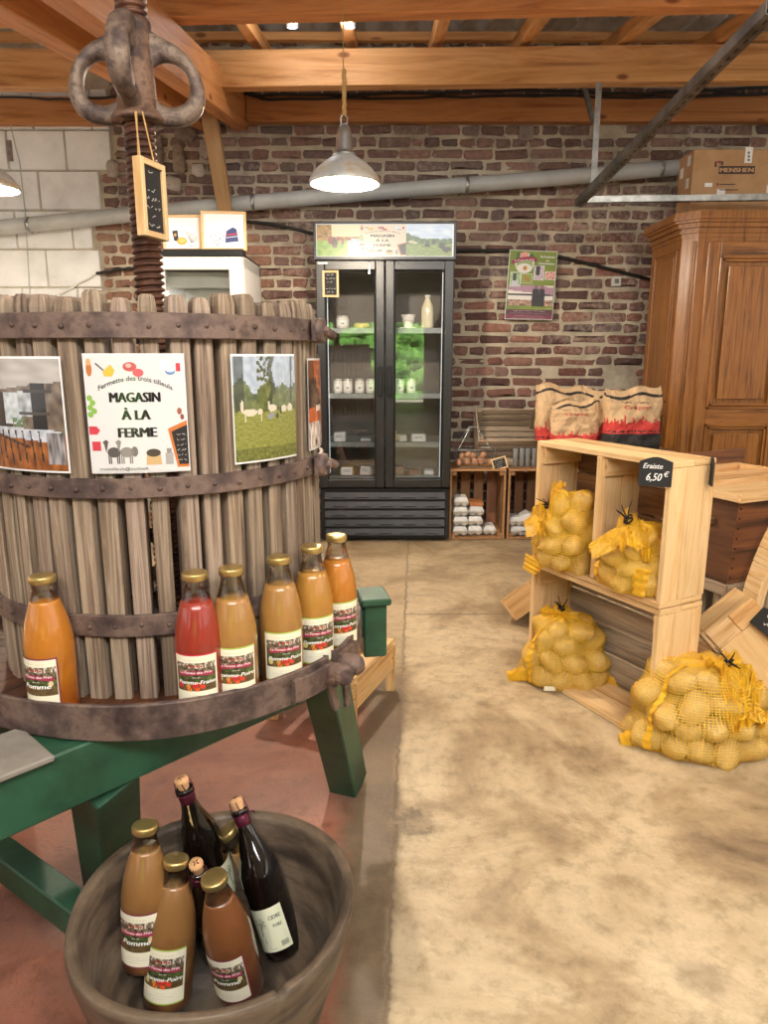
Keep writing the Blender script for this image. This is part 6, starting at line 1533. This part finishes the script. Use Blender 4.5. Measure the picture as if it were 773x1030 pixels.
    # the loose net beyond the tie flops over the top in crumpled folds
    def ruf(u, v):
        a = 2*PI*u; L_ = rl*(1.0+.45*math.cos(a-hd)+.25*math.sin(a*3+sd[0])+.10*math.sin(a*7+sd[1]))
        n1 = noise.noise(Vector((math.cos(a)*2.2+seed, math.sin(a)*2.2, v*2.5))); n2 = noise.noise(Vector((math.cos(a)*4+seed, math.sin(a)*4, v*4)))
        r_ = .010+L_*v*(1+.14*n2); x = tl.x+math.cos(a)*r_; y = tl.y+math.sin(a)*r_
        hz = bvh.ray_cast(Vector((x, y, h+.3)), Vector((0, 0, -1)), 1.0); zs = hz[0].z+.006 if hz[0] is not None else tl.z-r_*1.0
        zs = max(zs, tl.z-r_*1.5, .006); lift = (.026*math.sin(min(1, v*1.6)*PI*.75))*(1+.9*n1)+.014*math.sin(a*9+sd[2]+5*n1)*v+.010*n2
        return W(Vector((x, y, max(zs, zs+max(.002, lift)))))
    NA, NR = 90, 16
    for i in range(NA):
        vs = []; g = rgn.uniform(.82, 1.06)
        for k in range(NR+1): vs += [ruf(i/NA, k/NR), ruf((i+.42)/NA, k/NR)]
        m.add(vs, [(2*k, 2*k+1, 2*k+3, 2*k+2) for k in range(NR)], (g, g*.93, g*.6))
    for k in range(1, NR*2):
        vs = []; v = k/(NR*2); g = rgn.uniform(.82, 1.06)
        for i in range(NA+1): vs += [ruf((i % NA)/NA, v), ruf((i % NA)/NA, v+.016)]
        m.add(vs, [(2*i, 2*i+1, 2*i+3, 2*i+2) for i in range(NA)], (g, g*.95, g*.7))
    m.build('gathered_neck', M_net, bag)
    m = MB(); rr = random.Random(seed+3)
    ring = [W(tl+side*math.cos(a)*.0135+up2*math.sin(a)*.0115) for a in [2*PI*k/14 for k in range(14)]]
    m.tube(ring, .0032, 6, closed=True); m.tube([W(p_) for p_ in [tl+side*.012, tl+side*.02+ax*.012, tl-side*.004+ax*.020, tl-side*.016+ax*.004]], .0028, 6)
    for k in range(5):
        d = (side*rr.uniform(-1, 1)+up2*rr.uniform(-1, 1)+ax*rr.uniform(.1, .9)).normalized(); m.tube([W(tl+ax*.006), W(tl+d*.03+ax*.01), W(tl+d*rr.uniform(.045, .07)+ax*rr.uniform(-.005, .02))], [.0026, .0022, .0016], 5)
    m.build('tie', M_tie, bag)
    for (e0, e1, w0) in ears:
        e0, e1 = Vector(e0), Vector(e1); ax2 = (e1-e0); L2 = ax2.length; ax2.normalize(); sd2 = ax2.cross(Vector((0, 1, 0))).normalized(); up3 = sd2.cross(ax2); m = MB()
        def ear(u, v): a = 2*PI*u; rad = w0*(1-.35*v)*(1+.12*math.sin(v*22)+.1*math.sin(a*5)); return W(e0+ax2*L2*v+sd2*math.cos(a)*rad+up3*math.sin(a)*rad*.38)
        for k in range(24):
            vs = []
            for i in range(21): vs += [ear(i/20, k/24), ear(i/20, (k+.62)/24)]
            m.add(vs, [(2*i, 2*i+1, 2*i+3, 2*i+2) for i in range(20)], (1, .93, .75))
        for i in range(26):
            vs = []
            for k in range(11): vs += [ear(i/26, k/10), ear((i+.45)/26, k/10)]
            m.add(vs, [(2*k, 2*k+1, 2*k+3, 2*k+2) for k in range(10)], (1, .95, .8))
        m.build('net_corner', M_net, bag)
    # dense side seam
    m = MB(); is_ = int(NT*.62); vs = []
    for j in range(2, NPH-1):
        for di in (-1.3, 1.3):
            a = pt(is_+int(round(di)), j, .004+.002*math.sin(j*1.7)); vs.append(W(a))
    n_ = len(vs)//2; m.add(vs, [(2*k, 2*k+1, 2*k+3, 2*k+2) for k in range(n_-1)], (1, .92, .7)); m.build('side_seam', M_net, bag)
    return bag
# right foreground sack on the floor
b4 = atz(708, 768, 0); b4.y += .115
sack('big yellow net potato sack on the floor at the right, in front of the shelf', 'big right foreground sack', (b4.x+.02, b4.y+.01, 0), .222, .155, .285, 45, .049, 5, math.radians(-12),
     ((.075, -.02, .285), (.35, -.25, .8)), [((-.17, -.05, .03), (-.245, -.06, .012), .035), ((.19, .03, .08), (.27, .03, .055), .03)], ruffle=.085)
b3 = atz(573, 696, 0); b3.y += .105
sack('yellow net sack of potatoes on the floor in front of the lower crate', 'lower left sack on the floor', (b3.x, b3.y, 0), .172, .13, .262, 34, .045, 9, math.radians(-15),
     ((-.02, .03, .262), (-.35, .2, .85)), [((-.12, -.05, .04), (-.215, -.06, .012), .035), ((.13, -.02, .045), (.215, -.03, .015), .026)], ruffle=.05)
zsh = SMid+.024
def onshelf(px, dy): u = frontplane(px, 560)[0]; return SMt @ Vector((u, dy, zsh))
b1 = onshelf(566, .05)
sack('yellow net sack of potatoes in the left compartment, bulging over the edge', 'upper left sack in the shelf', (b1.x-.02, b1.y, zsh-.002), .128, .114, .29, 27, .042, 13, math.radians(-35),
     ((-.075, -.02, .262), (-.35, -.25, .8)), [((-.095, -.08, .03), (-.115, -.09, -.022), .04)], ruffle=.065)
b2_ = onshelf(632, .07)
sack('yellow net sack of potatoes in the right compartment under the price sign', 'upper right sack in the shelf', (b2_.x-.01, b2_.y, zsh), .138, .108, .225, 22, .042, 17, math.radians(-50),
     ((-.01, -.07, .205), (-.2, -.6, .7)), [((.06, -.09, .10), (.065, -.105, .01), .03)], ruffle=.07)
one('paper_tag', 'small cream paper tag on the lower left potato sack', 'tag', plain('cream_tag', 'e8dfc6'), lambda m: m.box(atz(553, 692, .02)+Vector((0, -.006, 0)), (.045, .003, .018)), bevel=0)
# ================================================================== CHARCOAL BAGS
M_kraft = mat('crumpled_kraft_paper', ['ffffff'], rough=.7, bump=.5, bumpdist=.006, scale=(9, 9, 9), fine=80)
def charcoal(label, x, y, z, w, h, d, rz, black=0.0, red=(.0, .22), seed=1, name_txt=True, lean=0):
    M = TR((x, y, z), rz, lean); t = thing('charcoal_bag', label, 'bag', M=M, group='charcoal bags behind the shelf'); r = random.Random(seed)
    def sh(u, v, back=False):
        a = 2*PI*u; c, s_ = math.cos(a), math.sin(a); k = (abs(c)**3+abs(s_)**3)**(-1/3); vv = v
        f = 1 if vv < .7 else max(.05, 1-((vv-.7)/.3)**1.4); bot = min(1, .75+vv*3)
        X = c*k*w/2*(1+.03*math.sin(vv*9+seed))*(.92+.08*bot); Y = s_*k*d/2*f*bot; Zz = h*vv
        cr = .010*nz(u*3, vv, 5, seed)+.005*nz(u*8, vv, 12, seed+1)
        if vv > .8: Zz += .018*nz(u*2.0, 0, 3, seed+2)+.012*math.sin(X*30+seed)+X*.10*(1 if seed % 2 else -1)
        return M @ Vector((X+cr*c, Y+cr*s_*2.2, max(.001, Zz)))
    kr = sc3('c3a37c'); rd = sc3('c23a34'); bk = sc3('26211f')
    def colf(u, v):
        fl = red[1]+.10*abs(nz(u, 0, 60, seed))*2+.06*max(0, nz(u, 1, 110, seed))*2
        c = kr
        if .86 < v+.10*(u-.75)*(1 if seed % 2 else -1) < .905: c = bk
        if v < fl: c = rd
        if v < black: c = bk
        if abs(v-red[1]*.35-black*.6) < .012 and c == rd and nz(u, v, 90) > 0: c = bk
        return tuple(q*(.93+.14*(nz(u, v, 9)+.5)) for q in c)
    m = MB(); m.grid(110, 60, sh, wrap=True, colfn=colf); m.add([sh(k/110, 0) for k in range(110)], [tuple(range(110))[::-1]], bk); m.build('paper', M_kraft, t)
    P = Print(lambda u, v, L: (lambda p, c0: p+(M.to_3x3() @ Vector((0, -.003-.0004*L, 0))))(sh(.75+u/(w*3.3), v), 0))
    if name_txt:
        P.text('Crépito', 0, .66, .060, 'b93a30', 2, w=w*.50, bold=.01); P.scribble(.0, .755, w*.6, .035, '3c332c', 1, seed); P.scribble(w*.22, .55, w*.22, .02, 'b93a30', 1, seed)
        P.scribble(0, black+.05, w*.6, .018, '2a211e', 1, seed+2); P.m.build('lettering', PRINT, t)
    return t
zb2 = .752; 
def cb(px, yy): return at(px, 446, yy)
p = cb(578, 4.28); charcoal('front left charcoal bag on the stack behind the shelf, kraft paper with red flames', p.x, 4.30, zb2, .28, .265, .13, -.06, 0, (0, .20), 3, True, -.05)
p = cb(564, 4.46); charcoal('charcoal bag leaning behind the front left one, next to the grey crate', p.x, 4.50, zb2, .30, .34, .13, .12, 0, (0, .20), 4, False, -.10)
p = cb(612, 4.46); charcoal('charcoal bag in the shadow between the two front bags', p.x-.02, 4.50, zb2, .28, .31, .12, -.3, .0, (0, .25), 6, False, -.06)
p = cb(634, 4.24); charcoal('right charcoal bag with a black bottom, leaning against the wardrobe', p.x, 4.24, zb2-.02, .33, .36, .17, .10, .26, (0, .42), 7, True, -.03)
# the stack they stand on
open_crate('wooden_crate', 'dark wooden crate behind the shelf carrying the charcoal bags, left one', 1.02, 1.36, 4.12, 4.62, 0, .75, M_brownw, 3, (.7, .65, .6))
open_crate('wooden_crate', 'dark wooden crate behind the shelf carrying the right charcoal bag', 1.37, 1.70, 4.05, 4.55, 0, .73, M_brownw, 3, (.7, .65, .6))
# ================================================================== OLD TROUGH AND CRATES AT THE RIGHT
ty = 2.95; k0 = at(744, 505, ty); k1 = at(731, 588, ty+.03)
RZt = math.radians(24); ux = Vector((math.cos(RZt), math.sin(RZt), 0)); uy = Vector((-math.sin(RZt), math.cos(RZt), 0))
tr = thing('kneading_trough', 'old dark wooden trough with sloping sides and nailed edges behind the shelf', 'trough', (k0.x+.3, k0.y+.3, k1.z)); m = MB()
top_ = [k0, k0+ux*.62, k0+ux*.62+uy*.50, k0+uy*.50]; ins = .05
bot_ = [k1+ux*0, k1+ux*.50, k1+ux*.50+uy*.40, k1+uy*.40]
def wallq(m, A, B, C_, D_, th, col):   # A,B bottom; C,D top
    n = (B-A).cross(D_-A).normalized(); P8 = [A, B, A-n*th, B-n*th, D_, C_, D_-n*th, C_-n*th]; m.hexa(P8, col)
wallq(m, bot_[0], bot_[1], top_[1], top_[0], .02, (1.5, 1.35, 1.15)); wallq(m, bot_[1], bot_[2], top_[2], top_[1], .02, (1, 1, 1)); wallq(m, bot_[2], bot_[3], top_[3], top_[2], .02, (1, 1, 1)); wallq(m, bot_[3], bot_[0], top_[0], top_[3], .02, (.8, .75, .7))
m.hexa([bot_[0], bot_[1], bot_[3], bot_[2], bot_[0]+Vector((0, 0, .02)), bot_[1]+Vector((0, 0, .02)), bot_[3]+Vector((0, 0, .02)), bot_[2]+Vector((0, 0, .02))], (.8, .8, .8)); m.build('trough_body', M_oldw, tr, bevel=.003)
m = MB()
for k in range(8):
    c = lerp(k0, k1, .08+k*.12)+ux*.016; m.lathe([(.005, 0), (.003, .003), (0, .003)], 8, Matrix.Translation(c-uy*.002) @ Rz(RZt) @ Matrix.Rotation(PI/2, 4, 'X'))
    if k < 6: c = lerp(top_[3], k0, .3)+(k1-k0)*(.1+.15*k)
m.build('nail', plain('dark_iron_nail', '1d1512', rough=.5, metal=.6), tr)
m = MB(); hA = k0+uy*.10+(k1-k0)*.28; m.beam(hA-ux*.012, hA+uy*.11-ux*.012, .02, .028); m.build('handle', M_oldw, tr, bevel=.004)
# its curved light legs
m = MB(); l0 = at(790, 520, ty-.06); 
def curve(a, b_, c_, n=10): return [a*(1-t)**2+b_*2*t*(1-t)+c_*t*t for t in [i/n for i in range(n+1)]]
La = curve(at(800, 505, ty-.10), at(752, 590, ty-.10), at(752, 640, ty-.12)); La.append(Vector((La[-1].x, La[-1].y, .0)))
for a, b_ in zip(La, La[1:]): m.beam(a, b_, .12, .035, up=(1, 0, .3))
m.build('curved_leg', M_crate, tr, bevel=.002, seg=1)
m = MB(); q0 = Vector((k1.x+.03, k1.y+.06, 0)); 
for (dx, dy) in ((0.02, .02), (.42, .15), (.0, .36), (.35, .48)): c = k1+ux*dx+uy*dy; m.box((c.x, c.y, k1.z/2), (.05, .05, k1.z), col=(.9, .85, .8))
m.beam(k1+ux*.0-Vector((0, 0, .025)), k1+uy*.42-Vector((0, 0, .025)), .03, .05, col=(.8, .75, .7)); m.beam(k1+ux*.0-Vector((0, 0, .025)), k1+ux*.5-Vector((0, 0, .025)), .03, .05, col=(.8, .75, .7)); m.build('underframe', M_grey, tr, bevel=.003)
# pale frames lying on the trough
def frame_tray(label, o, w, d, h, th, colf_, mats, base=True):
    t = thing('wooden_tray', label, 'tray', o+ux*w/2+uy*d/2); m = MB()
    for (a, b_) in ((o, o+ux*w), (o+uy*(d-th), o+ux*w+uy*(d-th))): m.beam(a+uy*th/2+Vector((0, 0, h/2)), b_+uy*th/2+Vector((0, 0, h/2)), th, h, col=colf_)
    for (a, b_) in ((o+uy*th, o+uy*(d-th)), (o+uy*th+ux*(w-th), o+uy*(d-th)+ux*(w-th))): m.beam(a+ux*th/2+Vector((0, 0, h/2)), b_+ux*th/2+Vector((0, 0, h/2)), th, h*.98, col=colf_)
    m.build('frame', mats, t, bevel=.002)
    if base: m = MB(); c = o+ux*w/2+uy*d/2; m.beam(c-ux*(w/2-.004)+Vector((0, 0, .004)), c+ux*(w/2-.004)+Vector((0, 0, .004)), d-.01, .008, col=(1, .97, .92)); m.build('base', mats, t)
    return t
o1 = Vector((k0.x, k0.y, k0.z))-ux*.03-uy*.035+Vector((0, 0, .002))
frame_tray('pale shallow wooden tray lying on the old trough', o1, .66, .34, .034, .022, (.95, .9, .85), M_crate)
o2 = o1+uy*.36+ux*.02+Vector((0, 0, .0)); frame_tray('pale divided wooden tray behind the first one on the trough', o2, .62, .20, .06, .02, (.95, .85, .75), M_crate)
one('trough_lid', 'dark plank lid standing behind the pale trays', 'lid', M_oldw, lambda m: m.beam(o2+uy*.24+ux*(-.06)+Vector((0, 0, .06)), o2+uy*.24+ux*.7+Vector((0, 0, .07)), .02, .11, col=(1.5, 1.4, 1.3)))
# grey crates in the shadow below
open_crate('wooden_crate', 'grey crate standing in the shadow under the old trough', k1.x-.02, k1.x+.20, k1.y+.16, k1.y+.36, 0, .30, M_grey, 3, (.9, .9, .9))
one('loose_board', 'brown board lying on the floor behind the lower crate', 'board', M_brownw, lambda m: m.beam(atz(702, 648, .03), atz(745, 672, .03), .07, .03))
# tilted pale crate at the right with its slate
TY = 2.42; A_ = at(711, 638, TY); B_ = at(757, 601, TY); dir_ = (B_-A_); wA = dir_.length; dir_.normalize(); yv = Vector((.12, 1, 0)); yv = (yv-dir_*yv.dot(dir_)).normalized(); nv = dir_.cross(yv).normalized()
if nv.z > 0: nv = -nv
def tp(a, b_, c_): return A_+dir_*a+yv*b_+nv*c_
tc_ = thing('tilted_crate', 'pale pine crate tipped over at the right edge of the photo, above the big sack', 'crate', A_); m = MB()
def slab(m, a0, a1, b0, b1, c0, c1, col): m.hexa([tp((a1 if k & 1 else a0), (b1 if k & 2 else b0), (c1 if k & 4 else c0)) for k in range(8)], col)
slab(m, 0, wA*.48, 0, .012, 0, .075, (.95, .9, .85)); slab(m, wA*.49, wA, 0, .012, 0, .075, (1.0, .86, .7)); slab(m, 0, wA, 0, .014, .077, .42, (1.05, .98, .88)); m.build('front_panel', M_crate, tc_, bevel=.002)
m = MB()
for k in range(2): slab(m, -.016, -.002, .01+.068*k, .01+.068*k+.058, .0, .42, (.95, .9, .85))
m.build('base_slats', M_crate, tc_, bevel=.002)
m = MB(); slab(m, 0, wA, .13, .144, 0, .42, (.9, .85, .8)); slab(m, 0, wA, .014, .13, 0, .012, (.9, .85, .75)); slab(m, 0, wA, .014, .13, .408, .42, (.9, .85, .75)); m.build('side_panel', M_crate, tc_, bevel=.002)
q = at(767, 636, TY-.03)
ogee_slate('price_sign', 'black slate price sign clipped to the tipped crate at the right edge', Matrix.Translation(q) @ Rz(-.15) @ Matrix.Rotation(math.radians(38), 4, 'Y') @ Matrix.Rotation(-.1, 4, 'X'), .115, .085, [(None, 0, .05, .014, .06), (None, .005, .022, .014, .05), (None, 0, .068, .008, .03)])
# ================================================================== LOW SLATTED STAND BEHIND THE PRESS LEG
ls = thing('low_slatted_stand', 'low pale slatted wooden stand on the floor beside the green press leg', 'stand', (-.06, 2.42, 0)); m = MB()
pa, pb = atz(396, 655, .19), atz(330, 718, .19)
a0 = Vector((.040, 2.60, 0)); d0 = Vector((-.15, -.38, 0)).normalized(); s0 = Vector((-d0.y, d0.x, 0)); s0 = s0 if s0.x < 0 else -s0
for k in range(4): m.beam(a0+s0*(.03+.09*k)+Vector((0, 0, .200)), a0+s0*(.03+.09*k)+d0*.40+Vector((0, 0, .200)), .06, .016, col=(.92, .88, .8))
m.build('top_slats', M_crate, ls, bevel=.002); m = MB()
for z in (.165, .115): m.beam(a0+Vector((0, 0, z)), a0+d0*.40+Vector((0, 0, z)), .014, .042, col=(.9, .85, .75)); m.beam(a0+s0*.33+Vector((0, 0, z)), a0+s0*.33+d0*.40+Vector((0, 0, z)), .014, .042, col=(.9, .85, .75))
for e in (0, .40): m.beam(a0+d0*e+Vector((0, 0, .15)), a0+d0*e+s0*.33+Vector((0, 0, .15)), .014, .06, col=(.95, .9, .8))
m.build('side_rail', M_crate, ls, bevel=.002)
for (e, s_) in ((.02, .01), (.38, .01), (.02, .32), (.38, .32)):
    m = MB(); c = a0+d0*e+s0*s_; m.box((c.x, c.y, .098), (.034, .034, .195), col=(.95, .9, .8)); m.build('leg', M_crate, ls, bevel=.002)
